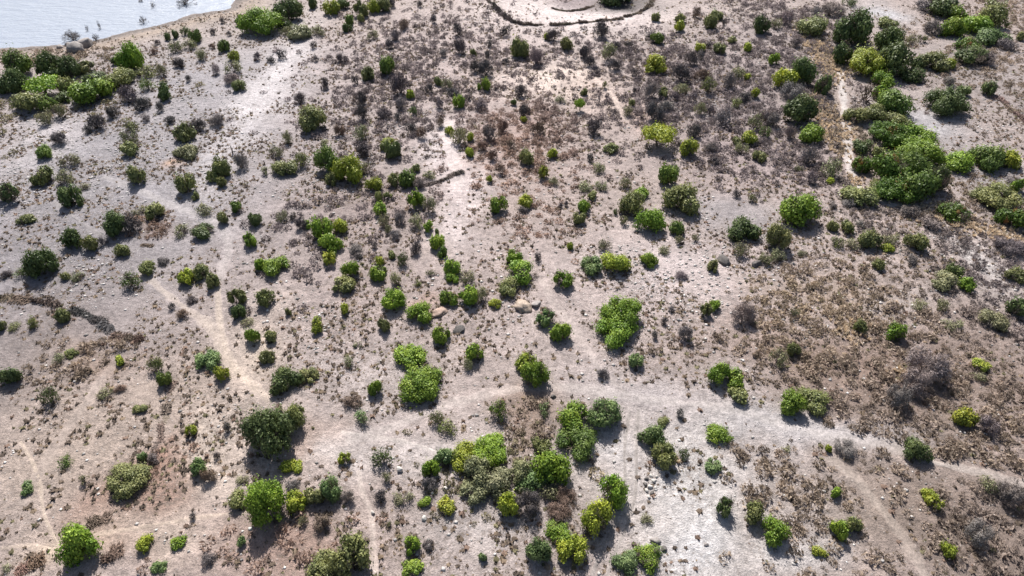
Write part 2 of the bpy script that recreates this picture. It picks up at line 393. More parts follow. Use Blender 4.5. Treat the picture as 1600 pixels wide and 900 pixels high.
# where dry grass grows thick and where the soil is swept bare
DENSE = [(1060, 440, 190, 80, 1.5), (250, 640, 170, 90, 1.0), (520, 520, 120, 80, 1.0), (560, 330, 120, 60, 1.4), (760, 850, 90, 50, 1.0), (1130, 770, 70, 120, 0.3), (640, 180, 160, 120, 1.2), (1120, 170, 160, 100, 1.5), (200, 250, 260, 120, 0.8), (1340, 380, 150, 60, 1.2), (480, 250, 120, 60, 0.8)]
SMOOTH = [(1150, 332, 100, 24), (1000, 620, 160, 26), (1085, 830, 70, 40), (1440, 195, 50, 30), (720, 310, 36, 90), (880, 25, 110, 24), (890, 125, 70, 20), (640, 690, 140, 30), (430, 130, 30, 110), (1250, 672, 170, 16), (1420, 470, 110, 20), (880, 545, 90, 50), (960, 730, 40, 50), (300, 330, 60, 40), (380, 560, 30, 60), (1530, 410, 40, 40), (1500, 480, 60, 30), (1040, 800, 50, 50)]
DENSE_B = [(blob(*d[:4]), d[4]) for d in DENSE]; SMOOTH_B = [blob(*d) for d in SMOOTH]
def tuft_density(x, y):
    d = np.full(len(x), 0.85)
    for b, k in DENSE_B: d += gauss(x, y, b) * k
    for b in SMOOTH_B: d *= 1 - 0.88 * gauss(x, y, b)
    cl = vnoise(x, y, 6.5, 51) * 0.5 + vnoise(x, y, 2.3, 52) * 0.5
    d *= np.clip((cl - 0.33) * 5.2, 0.04, 2.4)
    d *= 1 - 0.93 * track_mask(x, y, 0.5)
    return d

# ------------------------------------------------------------------ ground sheet, tracks, lake
def axis(fine, tail):
    return np.concatenate([np.array(tail[0]), fine, np.array(tail[1])])
xs = axis(np.arange(-165, 165.1, 0.6), ([-4500, -2200, -1100, -600, -380, -270, -215, -185], [185, 215, 270, 380, 600, 1100, 2200, 4500]))
yf = [12.0]
while yf[-1] < 215: yf.append(yf[-1] + 0.30 + 0.0025 * yf[-1])
ys = axis(np.array(yf), ([-3000, -900, -300, -100, -40, -10, 2], [225, 240, 265, 300, 360, 480, 700, 1200, 2500, 5000]))
X, Y = np.meshgrid(xs, ys)
gx, gy = X.ravel(), Y.ravel()
gz = terrain(gx, gy)
nx, ny = len(xs), len(ys)
ii = (np.arange(ny - 1)[:, None] * nx + np.arange(nx - 1)[None, :]).ravel()
gf = np.stack([ii, ii + 1, ii + nx + 1, ii + nx], 1)
gsoil = soil_at(gx, gy)
sd, ss = seg_dist(gx, gy, SHORE)
shore_d = np.where(ss > 0, sd, -sd)
beach = np.clip(1 - np.abs(shore_d + 5) / 6.5, 0, 1)[:, None]
gsoil = gsoil * (1 - beach) + np.array([0.30, 0.235, 0.19]) * beach
wet = np.clip(1 - np.abs(shore_d + 0.8) / 2.6, 0, 1)[:, None]
gsoil = gsoil * (1 - 0.6 * wet)
tm = track_mask(gx, gy)[:, None]
gsoil = gsoil * (1 + 0.05 * tm)
gst = stony_at(gx, gy) * (1 - 0.8 * tm[:, 0])
g_me = mesh_from("ground", np.stack([gx, gy, gz], 1), gf, MAT_GROUND, True, {"soil": ('FLOAT_COLOR', gsoil), "stony": ('FLOAT', gst), "litter": ('FLOAT', np.clip(tuft_density(gx, gy) * 0.75 + 0.12, 0, 1))})
set_props(add("ground", g_me), kind="structure")

for nm, Q, w, c in TRACK_W:
    T = np.gradient(Q, axis=0); T /= np.linalg.norm(T, axis=1)[:, None] + 1e-9
    Nn = np.stack([-T[:, 1], T[:, 0]], 1)
    n = len(Q); cols = 5
    off = np.linspace(-0.5, 0.5, cols)
    wl = 1.5 * w * (0.55 + 0.6 * vnoise(Q[:, 0], Q[:, 1], 1.1, 31) + 0.5 * (vnoise(Q[:, 0], Q[:, 1], 4, 33) - 0.5))
    V, C = [], []
    for j, k in enumerate(off):
        wob = 0.7 * w * (vnoise(Q[:, 0] + 40 * j, Q[:, 1], 0.8, 32) - 0.5) * (abs(k) > 0.4)
        p = Q + Nn * (k * wl + wob)[:, None]
        z = terrain(p[:, 0], p[:, 1]) + (0.016 if 0 < j < cols - 1 else -0.02)
        V.append(np.column_stack([p, z]))
        base = soil_at(p[:, 0], p[:, 1])
        f = (0.9 if nm == "wheel_track" else 0.6 if c[0] > 0.51 else 0.32 if w > 1 else 0.45) * (1 - (abs(k) * 2) ** 2)
        C.append(base * (1 - f) + c * f)
    V = np.stack(V, 1).reshape(-1, 3); C = np.stack(C, 1).reshape(-1, 3)
    ii = (np.arange(n - 1)[:, None] * cols + np.arange(cols - 1)[None, :]).ravel()
    F = np.stack([ii, ii + 1, ii + cols + 1, ii + cols], 1)[:, ::-1]
    me = mesh_from(nm, V, F, MAT_TRACK, True, {"soil": ('FLOAT_COLOR', C), "stony": ('FLOAT', np.full(len(V), 0.15))})
    set_props(add(nm, me), kind="structure")

lk = np.array([[-4400, 60, LAKE_Z], [1500, 60, LAKE_Z], [1500, 4900, LAKE_Z], [-4400, 4900, LAKE_Z]])
# keep the water sheet to the side of the shore: follow the shoreline with a strip well under the land
sh = np.array(SHORE)
inl = sh.copy()
nrm = np.gradient(sh, axis=0); nrm /= np.linalg.norm(nrm, axis=1)[:, None]; nrm = np.stack([nrm[:, 1], -nrm[:, 0]], 1)
inl = sh + nrm * 4.0
far_ = sh.copy(); far_[:, 1] = 4900; far_[:, 0] = np.linspace(-4400, sh[-1][0], len(sh))
V = np.concatenate([inl, far_]); V = np.column_stack([V, np.full(len(V), LAKE_Z)])
k = len(sh); i0 = np.arange(k - 1)
set_props(add("lake", mesh_from("lake", V, np.stack([i0, i0 + 1, i0 + 1 + k, i0 + k], 1), MAT_LAKE)), kind="structure")

# ------------------------------------------------------------------ plant meshes (shared)
def unit_dirs(n, g):
    v = g.normal(size=(n, 3)); return v / np.linalg.norm(v, axis=1)[:, None]

def leaf_quads(P, Nrm, size, g, aspect=0.6):
    """one four-sided leaf spray at every point"""
    n = len(P)
    a = np.cross(Nrm, unit_dirs(n, g)); a /= np.linalg.norm(a, axis=1)[:, None] + 1e-9
    b = np.cross(Nrm, a)
    s = (size * (0.6 + 0.8 * g.random(n)))[:, None]
    V = np.stack([P - a * s, P + b * s * aspect + Nrm * s * 0.12, P + a * s, P - b * s * aspect + Nrm * s * 0.12], 1).reshape(-1, 3)
    F = np.arange(4 * n).reshape(n, 4)
    return V, F

def crown_mesh(name, seed, n, size, lobes, shape="bush", lobe_r=(0.30, 0.5), mat=None, aspect=0.6):
    g = np.random.default_rng(seed)
    C, R = [], []
    for i in range(lobes):
        if shape == "umbrella":
            r = g.uniform(0.28, 0.42); th = g.uniform(0, 2 * math.pi); q = math.sqrt(g.random()) * (1 - r)
            C.append((q * math.cos(th), q * math.sin(th), 0.78 - 0.22 * q * q + g.uniform(-0.05, 0.05)))
        else:
            r = g.uniform(lobe_r[0] * 0.7, lobe_r[1] * 1.05); th = g.uniform(0, 2 * math.pi); q = math.sqrt(g.random()) * (1.05 - r * 0.75)
            zt = 0.34 + 0.30 * (1 - q * q) * g.uniform(0.3, 1.15) - 0.16 * q
            C.append((q * math.cos(th), q * math.sin(th), zt))
        R.append(r)
    C, R = np.array(C), np.array(R)
    w = R ** 2 / (R ** 2).sum()
    L = g.choice(len(R), n, p=w)
    d = unit_dirs(n, g)
    rad = R[L] * (0.45 + 0.6 * g.random(n) ** 0.5) * (1 + 0.12 * g.normal(size=n))
    zsq = 0.42 if shape == "umbrella" else 0.72
    P = C[L] + d * rad[:, None] * np.array([1, 1, zsq])
    # ragged twig ends that stick out of the outline
    m = g.random(n) < 0.10
    P[m] += d[m] * g.uniform(0.04, 0.24, m.sum())[:, None]
    P[:, 2] = np.maximum(P[:, 2], 0.03 + 0.05 * g.random(n))
    hr = np.percentile(np.hypot(P[:, 0], P[:, 1]), 91); P[:, :2] /= hr
    P[:, 2] *= 0.97 / np.percentile(P[:, 2], 98.5)
    nr = d * 0.75 + unit_dirs(n, g) * 0.5 + np.array([0, 0, 0.30]); nr /= np.linalg.norm(nr, axis=1)[:, None]
    lobe_t = g.random(len(R))
    clump = 0.5 * (vnoise(P[:, 0] * 10, P[:, 1] * 10 + P[:, 2] * 7, 2.2, seed % 50) ) + 0.0
    t = np.clip(0.34 * lobe_t[L] + 0.40 * g.random(n) + 0.6 * clump, 0, 1)
    V, F = leaf_quads(P, nr, size, g, aspect)
    return mesh_from(name, V, F, mat or MAT_LEAF, False, {"tint": ('FLOAT', np.repeat(t, 4))})

def tubes(segs):
    """segs: list of (p0, p1, r0, r1) -> three-sided tapered limbs"""
    s = np.array([[*a, *b, r0, r1] for a, b, r0, r1 in segs])
    A, B, r0, r1 = s[:, :3], s[:, 3:6], s[:, 6:7], s[:, 7:8]
    d = B - A; d /= np.linalg.norm(d, axis=1)[:, None] + 1e-9
    ref = np.where(np.abs(d[:, 2:3]) < 0.9, np.array([[0, 0, 1.0]]), np.array([[1.0, 0, 0]]))
    u = np.cross(d, ref); u /= np.linalg.norm(u, axis=1)[:, None] + 1e-9
    v = np.cross(d, u)
    ring = []
    for P, r in ((A, r0), (B, r1)):
        for k in range(3):
            a = 2 * math.pi * k / 3
            ring.append(P + (u * math.cos(a) + v * math.sin(a)) * r)
    V = np.stack(ring, 1).reshape(-1, 3)
    n = len(segs); b = np.arange(n)[:, None] * 6
    F = np.concatenate([b + np.array([[0, 1, 4, 3]]), b + np.array([[1, 2, 5, 4]]), b + np.array([[2, 0, 3, 5]])], 0)
    return V, F

def grow(g, p, d, length, r, depth, segs, spread, kids, upz):
    q = p
    n = 2
    for i in range(n):
        d = d + g.normal(size=3) * 0.16 + np.array([0, 0, upz]); d = d / np.linalg.norm(d)
        q2 = q + d * length / n
        q2[2] = max(q2[2], 0.03)
        segs.append((q, q2, r * (1 - 0.3 * i / n), r * (1 - 0.3 * (i + 1) / n)))
        q = q2
    if depth == 0: return
    for k in range(kids if depth > 1 else kids + 1):
        nd = d + g.normal(size=3) * spread; nd[2] = max(nd[2], -0.25); nd /= np.linalg.norm(nd)
        grow(g, q, nd, length * g.uniform(0.55, 0.85), r * 0.55, depth - 1, segs, spread, kids, upz)

def normalise(V, top=1.0):
    V = V.copy()
    h = np.percentile(np.hypot(V[:, 0], V[:, 1]), 97); V[:, :2] /= max(h, 1e-3)
    V[:, 2] *= top / np.percentile(V[:, 2], 99)
    return V

def bare_mesh(name, seed, stems, depth, kids, r, leaves=0, lsize=0.05):
    """leafless crown: many thin twigs"""
    g = np.random.default_rng(seed); segs = []
    for i in range(stems):
        th = 2 * math.pi * i / stems + g.uniform(-0.4, 0.4); tilt = g.uniform(0.35, 1.15)
        d = np.array([math.cos(th) * math.sin(tilt), math.sin(th) * math.sin(tilt), math.cos(tilt)])
        grow(g, np.array([0.04 * math.cos(th), 0.04 * math.sin(th), 0.02]), d, g.uniform(0.32, 0.5), r, depth, segs, 0.55, kids, 0.05)
    V, F = tubes(segs)
    V = normalise(V)
    t = np.repeat(g.random(len(segs)), 6)
    if leaves:
        ends = np.array([s[1] for s in segs]); sc = V.reshape(-1, 6, 3)[:, 3:].mean(1)
        pick = g.integers(0, len(segs), leaves)
        P = sc[pick] + g.normal(size=(leaves, 3)) * 0.022
        P[:, 2] = np.maximum(P[:, 2], 0.04)
        LV, LF = leaf_quads(P, unit_dirs(leaves, g), lsize, g, 0.4)
        F = np.concatenate([F, LF + len(V)]); V = np.concatenate([V, LV]); t = np.concatenate([t, np.repeat(g.random(leaves), 4)])
    return mesh_from(name, V, F, MAT_TWIG, False, {"tint": ('FLOAT', t)})

def limb_mesh(name, seed, stems, trunk_h=0.0, kids=3, depth=2):
    """trunk with limbs that carries a leafy crown"""
    g = np.random.default_rng(seed); segs = []
    base = np.array([0.0, 0, -0.04]); top = np.array([g.uniform(-0.06, 0.06), g.uniform(-0.06, 0.06), max(trunk_h, 0.06)])
    segs.append((base, top, 0.075, 0.055))
    for i in range(stems):
        th = 2 * math.pi * i / stems + g.uniform(-0.3, 0.3); tilt = g.uniform(0.3, 0.95)
        d = np.array([math.cos(th) * math.sin(tilt), math.sin(th) * math.sin(tilt), math.cos(tilt)])
        grow(g, top, d, 0.36 if trunk_h < 0.2 else 0.3, 0.042, depth, segs, 0.45, kids, 0.06)
    V, F = tubes(segs)
    h = np.percentile(np.hypot(V[:, 0], V[:, 1]), 98)
    V[:, :2] *= 0.80 / h; V[:, 2] *= 0.86 / V[:, 2].max()
    return mesh_from(name, V, F, MAT_BARK)

CROWNS = {
    "S": [crown_mesh("small_crown_mesh", 100 + i, 640, 0.172, 5, lobe_r=(0.38, 0.6)) for i in range(8)],
    "M": [crown_mesh("medium_crown_mesh", 120 + i, 1800, 0.108, 6 + i % 6) for i in range(13)],
    "L": [crown_mesh("large_crown_mesh", 140 + i, 4400, 0.071, 10 + i, lobe_r=(0.22, 0.46)) for i in range(9)],
    "X": [crown_mesh("huge_crown_mesh", 160 + i, 10000, 0.046, 22 + 2 * i, lobe_r=(0.18, 0.36)) for i in range(4)],
    "U": [crown_mesh("umbrella_crown_mesh", 180 + i, 3600, 0.068, 13, "umbrella") for i in range(3)],
    "r": [crown_mesh("rusty_crown_mesh", 240 + i, 1500, 0.030, 9, lobe_r=(0.10, 0.22)) for i in range(2)],
    "s": [crown_mesh("sparse_small_crown_mesh", 200 + i, 200, 0.125, 6, lobe_r=(0.34, 0.55)) for i in range(4)],
    "m": [crown_mesh("sparse_crown_mesh", 220 + i, 560, 0.080, 9) for i in range(6)],
}
TWIGS = {
    "S": [crown_mesh("small_twig_mesh", 700 + i, 420, 0.17, 5, lobe_r=(0.38, 0.6), mat=MAT_TWIG, aspect=0.22) for i in range(4)],
    "M": [crown_mesh("medium_twig_mesh", 710 + i, 1200, 0.12, 8, mat=MAT_TWIG, aspect=0.18) for i in range(5)],
    "L": [crown_mesh("large_twig_mesh", 720 + i, 3000, 0.085, 12, lobe_r=(0.24, 0.44), mat=MAT_TWIG, aspect=0.16) for i in range(3)],
}
BARES = {
    "S": [bare_mesh("small_bare_mesh", 300 + i, 8, 2, 3, 0.030, 120, 0.085) for i in range(5)],
    "M": [bare_mesh("medium_bare_mesh", 320 + i, 10, 3, 3, 0.028, 300, 0.052) for i in range(5)],
    "L": [bare_mesh("large_bare_mesh", 340 + i, 12, 3, 4, 0.024, 600, 0.034) for i in range(3)],
}
LIMBS = {
    "S": [limb_mesh("small_limb_mesh", 400 + i, 4, 0.0, 2, 1) for i in range(2)],
    "M": [limb_mesh("limb_mesh", 410 + i, 5, 0.0, 3, 2) for i in range(3)],
    "L": [limb_mesh("large_limb_mesh", 420 + i, 6, 0.0, 3, 2) for i in range(3)],
    "U": [limb_mesh("tree_limb_mesh", 430 + i, 6, 0.38, 3, 2) for i in range(3)],
}

# ------------------------------------------------------------------ the plants, as measured in the photograph: x y w h colour [t = tree on a trunk]
# colours: G bright green, g mid green, D dark green, Y yellow-green, O olive, S pale sage, Q blue-green, R green with rusty tops, K charcoal, P purple-grey, B brown
PLANTS_TXT = """
28 97 42 35 g|77 102 35 32 D|82 117 30 18 D|107 104 34 28 D|64 130 46 28 G t|22 127 36 32 D|4 133 22 36 D|137 103 28 18 O|139 143 54 34 G|102 133 26 22 O|147 123 36 14 D|186 120 46 22 O|203 90 38 36 G|177 95 14 12 D
228 112 32 15 O|40 160 44 28 O|75 163 24 20 g|90 173 24 20 S|98 152 26 14 D|70 183 24 20 S|229 131 22 18 g|197 145 30 24 P|256 143 22 24 D|253 109 18 18 S|175 174 22 18 K|152 191 26 22 K|137 201 16 14 K|92 216 26 20 K|221 162 24 18 K
247 167 15 16 K|203 196 22 16 O|202 215 28 24 S|288 206 30 26 O|310 195 24 18 K|266 186 18 12 K|340 187 24 18 P|227 183 16 12 P|334 108 15 16 P|363 104 24 20 S|364 124 24 16 P|373 133 20 16 O|295 122 10 13 K|349 71 18 16 g|366 87 18 13 Y
305 56 18 18 g|288 48 16 14 D|275 53 11 14 D|263 57 10 10 D|273 72 22 18 S|295 69 20 14 S|314 84 17 18 S|280 98 18 14 K|330 72 10 8 B|241 79 14 10 B|246 66 10 8 K|332 49 9 9 K|358 52 8 8 K|347 31 9 9 K|375 32 17 14 D
408 32 58 36 G|448 18 38 30 D|444 36 22 16 D|460 8 22 16 g|447 47 20 14 S|468 51 36 14 S|498 47 24 15 S|490 5 14 14 D|516 13 24 18 Y|535 5 18 14 D|562 13 22 22 O|584 10 18 18 Y|597 7 22 20 O|612 3 16 14 K|548 31 16 14 g|543 44 14 12 D|565 28 12 18 O
676 29 12 13 K|655 6 10 10 K|713 45 16 22 K|717 72 20 24 K|790 48 16 16 K|765 68 14 10 K|742 104 18 16 K|760 106 24 22 K|791 96 14 10 K|695 83 16 12 P|738 82 10 14 O|762 84 14 10 K|631 38 19 14 B|610 67 15 14 K|620 54 20 16 P|582 54 18 14 S
604 101 24 26 g|575 115 20 18 O|553 124 13 17 K|508 129 15 19 K|625 132 28 32 K|533 91 18 13 K|469 152 18 16 K|475 167 12 9 B|564 152 20 18 K|566 175 22 22 K|598 176 22 18 K|626 160 18 20 P|642 147 12 18 Y|644 173 16 15 D|621 182 14 12 K
683 127 12 12 O|672 138 15 14 K|697 131 18 15 S|705 143 22 12 K|756 131 18 18 G|716 160 17 20 G|686 160 16 22 P|686 189 16 20 B|750 162 22 16 P|485 185 42 32 O|530 203 17 18 B|565 205 25 22 S|642 201 16 20 K|660 206 16 22 B|448 213 18 22 S|505 221 16 10 S
605 221 20 10 Y|702 204 14 13 Y|718 211 25 26 S|736 214 13 12 Y|763 205 22 26 P|786 196 18 20 B|440 85 15 14 K|423 93 16 10 K|403 88 12 12 K|490 70 10 12 K|492 91 11 10 K
813 73 28 26 O|838 89 22 24 P|865 55 18 16 K|855 57 10 10 Y|883 68 20 18 O|941 46 26 22 K|914 82 20 18 K|922 95 18 16 K|950 82 30 26 S|960 101 18 16 K|962 70 14 12 K|932 106 16 12 K|983 69 16 10 K|1025 27 12 12 O|1063 41 16 14 Y|1065 28 16 12 O
1110 34 18 20 O|1120 22 20 13 O|1090 20 14 16 B|1131 35 8 10 K|1028 59 18 16 g|1015 56 14 12 K|1025 99 32 24 Y|1065 114 30 26 K|1080 91 20 20 P|1096 86 14 14 P|1098 116 26 18 B|1108 133 22 22 O|1066 137 24 17 S|1038 143 18 14 O|1020 141 22 24 P|1055 151 16 14 K
1023 174 28 28 K|1040 165 22 16 P|1082 149 16 20 P|1095 168 20 22 S|1110 171 16 18 P|1130 183 26 24 P|1085 204 20 22 K|1140 126 22 22 P|1155 113 24 18 S|1170 119 14 10 Y|1165 152 24 16 K|1150 161 20 14 O|1181 146 14 14 Y|1125 76 18 14 O|1093 73 18 12 Y|1108 70 14 10 K
1145 62 14 9 O|1167 73 16 12 Y|1190 38 24 28 D|1030 208 54 28 Y t|930 198 24 22 K|907 160 15 12 G t|945 133 11 16 O|981 173 18 16 S|988 160 9 11 O|815 141 18 20 K|818 173 20 20 K|818 187 10 9 Y|803 160 9 10 D|840 200 20 18 B|876 155 20 9 S|912 143 10 12 O
990 141 9 9 K|993 111 12 12 K|1180 190 24 22 S|1196 181 18 20 P|1196 205 20 16 g|1172 214 24 18 Y|1150 220 16 12 O
1335 43 50 46 D|1272 41 44 26 O|1390 60 38 32 D|1400 95 48 40 D|1354 98 60 36 Y|1316 83 28 34 D|1253 108 42 36 D|1227 122 32 26 Y|1288 134 24 30 D|1252 173 50 40 D|1267 207 38 26 G|1208 92 16 15 G|1379 124 34 22 G|1428 116 38 20 D|1435 98 20 16 D|1460 96 44 22 O|1485 98 20 14 Y
1520 88 46 18 D|1547 92 24 18 P|1397 157 50 36 g|1378 143 26 20 G|1372 176 34 22 O|1340 179 36 24 O|1482 159 58 38 D|1506 141 22 15 D|1545 139 22 18 D|1470 6 50 18 D|1443 9 28 16 P|1490 41 40 26 G|1496 20 28 18 G|1527 37 42 24 G|1553 26 40 28 O|1556 5 32 12 O|1552 57 42 22 Q
1516 72 38 13 R|1460 43 24 20 P|1425 62 18 14 S|1440 60 16 12 S|1386 35 28 12 O|1300 13 36 16 P|1328 2 24 9 D|1275 18 20 14 P|1230 28 24 18 P|1245 66 20 14 P|1212 36 20 16 S|1240 143 36 26 P|1210 186 22 26 P|1235 206 18 22 P|1388 207 58 30 R|1432 213 48 20 G|1402 188 40 18 O
1574 70 30 16 P|1594 56 14 12 O|1485 126 18 14 P
68 238 24 18 g|107 250 28 20 S|66 275 30 24 O|99 277 30 22 S|12 303 32 28 D|107 306 28 28 D|122 314 14 20 D|128 293 20 12 S|41 342 24 14 O|200 231 26 20 O|290 236 34 15 S|213 273 27 26 O|291 285 29 28 O|345 262 26 26 O|330 276 18 16 O|347 283 14 14 O|376 252 22 26 P|304 306 11 14 O
317 326 27 19 S|368 322 16 18 g|347 340 20 17 O|177 348 34 34 D|203 348 28 26 K|242 331 30 22 O|215 330 20 14 S|283 360 28 18 S|314 360 34 19 D|113 373 28 26 D|141 379 22 22 O|160 376 14 14 K|190 390 22 18 O|62 407 44 42 D|33 426 28 18 D|8 429 18 12 K|229 418 26 20 O|253 408 18 13 K
202 438 30 26 D|289 432 24 22 Y|313 424 24 20 O|331 438 20 20 O|390 373 22 20 G|397 342 18 22 D|100 432 14 12 O|121 431 22 14 S
430 236 22 18 S|447 260 38 24 O|470 250 24 22 O|415 267 16 14 S|514 250 36 36 g|545 266 40 36 Y|518 280 18 18 O|568 262 20 18 S|569 234 26 20 K|613 234 24 24 D|600 230 12 11 O|584 287 24 20 Y|613 280 18 18 O|635 277 26 24 g|656 284 22 18 P|650 263 14 12 O|670 273 22 14 O
646 312 28 26 G|669 321 22 24 S|593 307 14 16 O|606 305 14 12 O|594 327 20 18 G|600 344 20 20 S|605 357 14 14 S|626 341 20 18 P|651 346 26 22 S|668 354 15 16 G|682 362 9 9 D|617 366 20 16 P|684 377 25 22 G|690 394 16 15 g|478 351 15 12 G|505 355 30 30 G|532 352 22 20 Y|515 379 31 26 G
470 350 20 18 K|440 337 22 18 S|457 338 14 12 K|429 413 38 28 G|407 412 16 17 G|513 406 25 21 Y|547 420 25 24 G|535 444 32 24 O|558 391 30 20 P|587 382 14 12 P|650 386 18 22 K|628 405 20 24 D|613 397 14 12 O|591 407 16 14 Y|592 425 26 22 G|617 433 20 20 S|706 415 28 24 G|707 434 19 15 G
730 431 28 22 S|778 320 25 22 G|672 426 14 11 S|652 441 16 12 O|765 280 10 13 Y|733 238 14 16 Y|770 240 16 20 B|782 262 16 18 B|755 228 18 16 B|800 225 16 14 B
820 246 22 22 O|847 270 18 19 Y|866 283 18 14 S|864 240 16 14 Y|819 313 24 20 Y|817 327 16 12 P|937 262 23 16 S|977 285 20 17 S|922 246 14 14 K|1046 272 28 28 g|990 316 38 32 O|1000 300 24 17 G|1067 310 53 42 O|1016 343 42 34 G|1057 355 22 20 g|1062 373 14 14 S|1087 371 12 12 S
973 343 15 20 S|963 330 10 14 D|912 322 20 18 G|905 340 20 18 O|914 290 26 17 S|940 290 20 15 S|925 305 16 12 O|875 320 8 10 K|886 318 9 11 K|945 382 20 18 S|890 383 11 13 Y|926 414 34 26 Q|961 411 37 30 Y|1014 405 24 20 G|1038 390 20 12 S|816 424 44 34 G|804 401 24 20 G
877 434 30 26 G|1163 358 46 34 D|1160 389 26 24 S|1115 416 17 17 O|1196 405 22 18 S|1178 309 15 14 S|1150 301 14 12 K|1077 232 26 24 Y|955 231 24 16 O|1160 231 20 16 S|1187 244 22 16 O|1115 251 18 13 K|1110 229 20 14 P|1065 430 20 12 P|840 401 14 14 K
1388 266 56 44 R|1422 258 58 42 g|1398 294 64 40 R|1436 292 54 44 g|1440 236 60 30 G|1466 284 34 38 D|1347 229 32 20 D|1372 235 20 16 O|1345 258 26 22 R|1377 292 34 22 O|1346 303 46 20 O|1499 252 42 26 G|1545 244 52 34 g|1576 248 28 22 Y|1560 306 60 34 O|1493 331 42 26 R|1585 341 44 32 R|1251 327 56 44 G|1215 370 34 38 O
1303 262 32 28 S|1265 241 24 28 P|1268 277 18 22 P|1297 281 14 10 Y|1248 263 14 10 S|1303 351 18 16 O|1326 355 20 18 O|1309 377 24 18 O|1335 383 26 14 S|1360 374 32 26 O|1392 373 28 20 S|1387 387 20 11 Y|1432 376 28 24 O|1373 412 18 16 O|1425 330 24 18 P|1455 346 30 19 P
1330 316 22 14 P|1302 319 15 11 P|1217 398 24 20 S|1203 406 14 18 S|1255 395 17 12 S|1493 424 24 22 D|1512 443 24 20 G|1478 440 38 24 S|1578 386 44 28 P|1590 430 28 20 O|1591 288 18 20 G|1580 282 16 12 P|1425 404 20 12 K|1345 350 16 12 P
14 587 28 26 D|76 616 28 28 D|49 503 18 20 O|96 493 21 20 O|20 511 20 13 O|2 508 14 22 O|188 562 16 14 Y|240 571 25 24 O|258 591 21 22 g|326 561 35 26 Q|347 583 24 22 Y|366 463 28 28 O|373 487 20 20 D|385 503 20 15 S|393 525 22 24 G|163 615 24 18 S|186 607 18 14 B|218 638 20 14 O
296 672 18 18 Y|352 668 16 16 K|267 477 11 11 K|298 468 18 12 K|286 490 18 15 B|90 560 20 16 S|110 551 18 12 O
415 465 26 24 O|450 488 10 15 O|495 508 22 20 Y|540 482 15 17 Y|614 468 36 32 G|656 488 34 28 G|701 465 24 22 G|732 461 28 26 G|752 462 22 22 S|773 473 19 15 Y|797 450 36 26 O|599 508 18 20 O|690 522 26 26 G|740 549 26 26 G|730 568 18 18 S|640 554 44 34 G|657 598 66 46 G
423 525 20 18 O|417 556 22 20 O|442 593 46 38 D|481 586 29 22 O|545 567 20 17 S|560 537 16 11 S|586 604 22 26 G|549 627 29 18 B|567 653 28 24 Q|460 648 34 36 O|423 678 80 74 E|780 640 30 32 g|680 652 22 24 O|700 668 30 26 O
975 485 60 50 G|965 515 62 38 G|856 495 30 26 Q|877 516 30 28 G|821 564 30 26 Y|836 582 36 36 G|995 562 22 20 Q|942 584 20 18 K|1101 482 22 24 O|1117 477 17 15 G|1163 489 36 34 P|1073 522 24 38 P|1047 482 13 11 K|1040 501 12 12 K|1125 585 33 32 G|1150 591 30 26 G|1155 616 32 26 O
1065 644 16 16 K|945 646 50 46 Q|893 650 54 46 G|905 688 46 38 g|851 640 22 20 Q|1020 680 40 36 D|1036 658 18 14 O|1123 678 34 26 G|1025 523 12 12 K
1400 518 28 26 G|1238 628 40 36 G|1272 625 44 34 O|1217 558 30 28 S|1240 545 20 24 O|1243 488 15 15 S|1450 570 60 50 P|1430 595 40 38 P|1405 618 34 34 P|1510 652 32 28 Y|1533 570 22 15 Y|1530 588 22 15 S|1545 664 30 28 P|1550 500 38 24 S|1591 480 28 28 D|1490 506 28 18 S
1440 476 24 18 S|1473 475 20 20 S|1345 510 18 22 O
195 745 62 40 O|120 846 56 56 G|102 719 26 19 g|42 762 20 16 Q|130 750 16 16 S|222 712 16 15 Q|240 716 20 18 P|225 848 24 22 Y|278 845 24 20 G|248 885 22 18 Q|309 730 24 24 Q|323 742 22 22 B|370 780 30 26 O|410 782 62 64 G|325 875 26 18 K|302 806 12 16 K|336 711 12 17 K
378 846 13 18 Q|380 748 20 13 S|10 887 16 12 S
455 727 28 23 Y|515 763 34 36 Q|463 784 32 30 Y|490 775 30 28 O|540 716 22 20 Y|598 714 32 30 D|602 745 18 20 S|594 773 18 20 K|630 776 30 26 S|673 732 25 26 G|669 757 25 24 K|664 784 20 18 G|698 788 22 20 Y|695 712 23 22 Q|725 712 36 26 Y|767 698 48 36 G|745 736 34 32 S|778 752 40 36 S
742 766 32 26 S|795 786 26 30 Y|548 866 54 54 O|505 886 52 28 O|473 812 16 18 S|503 814 28 26 B|643 852 26 36 G|645 886 30 24 G|670 852 20 18 K|608 818 9 20 S|755 868 13 14 Q|457 758 22 15 K|545 776 20 20 P
862 730 44 42 G|835 746 34 30 Q|815 736 30 28 S|820 758 20 18 Q|858 769 26 24 S|845 696 24 22 O|825 788 32 32 K|885 776 28 24 B|873 801 30 22 B|957 767 44 44 G|933 811 48 50 Y|873 832 38 34 G|896 857 42 40 Y|841 861 36 36 Q|1040 711 38 36 O|1068 708 18 24 D
981 876 42 36 Q|1013 870 42 34 G|1135 790 28 34 D|1115 727 26 19 Q|1012 811 22 15 S|1180 801 30 32 O|924 718 13 14 K
1435 703 42 36 D|1211 829 40 38 G|1313 826 25 28 G|1333 818 22 26 O|1305 768 16 18 G|1463 787 28 24 Y|1450 772 22 18 Y|1482 858 22 27 Y|1280 861 21 16 Y|1533 834 36 36 P|1545 755 30 26 S|1580 770 40 36 P|1230 700 16 12 S|1293 700 11 14 Y|1320 698 34 15 P
962 -9 50 20 D
"""
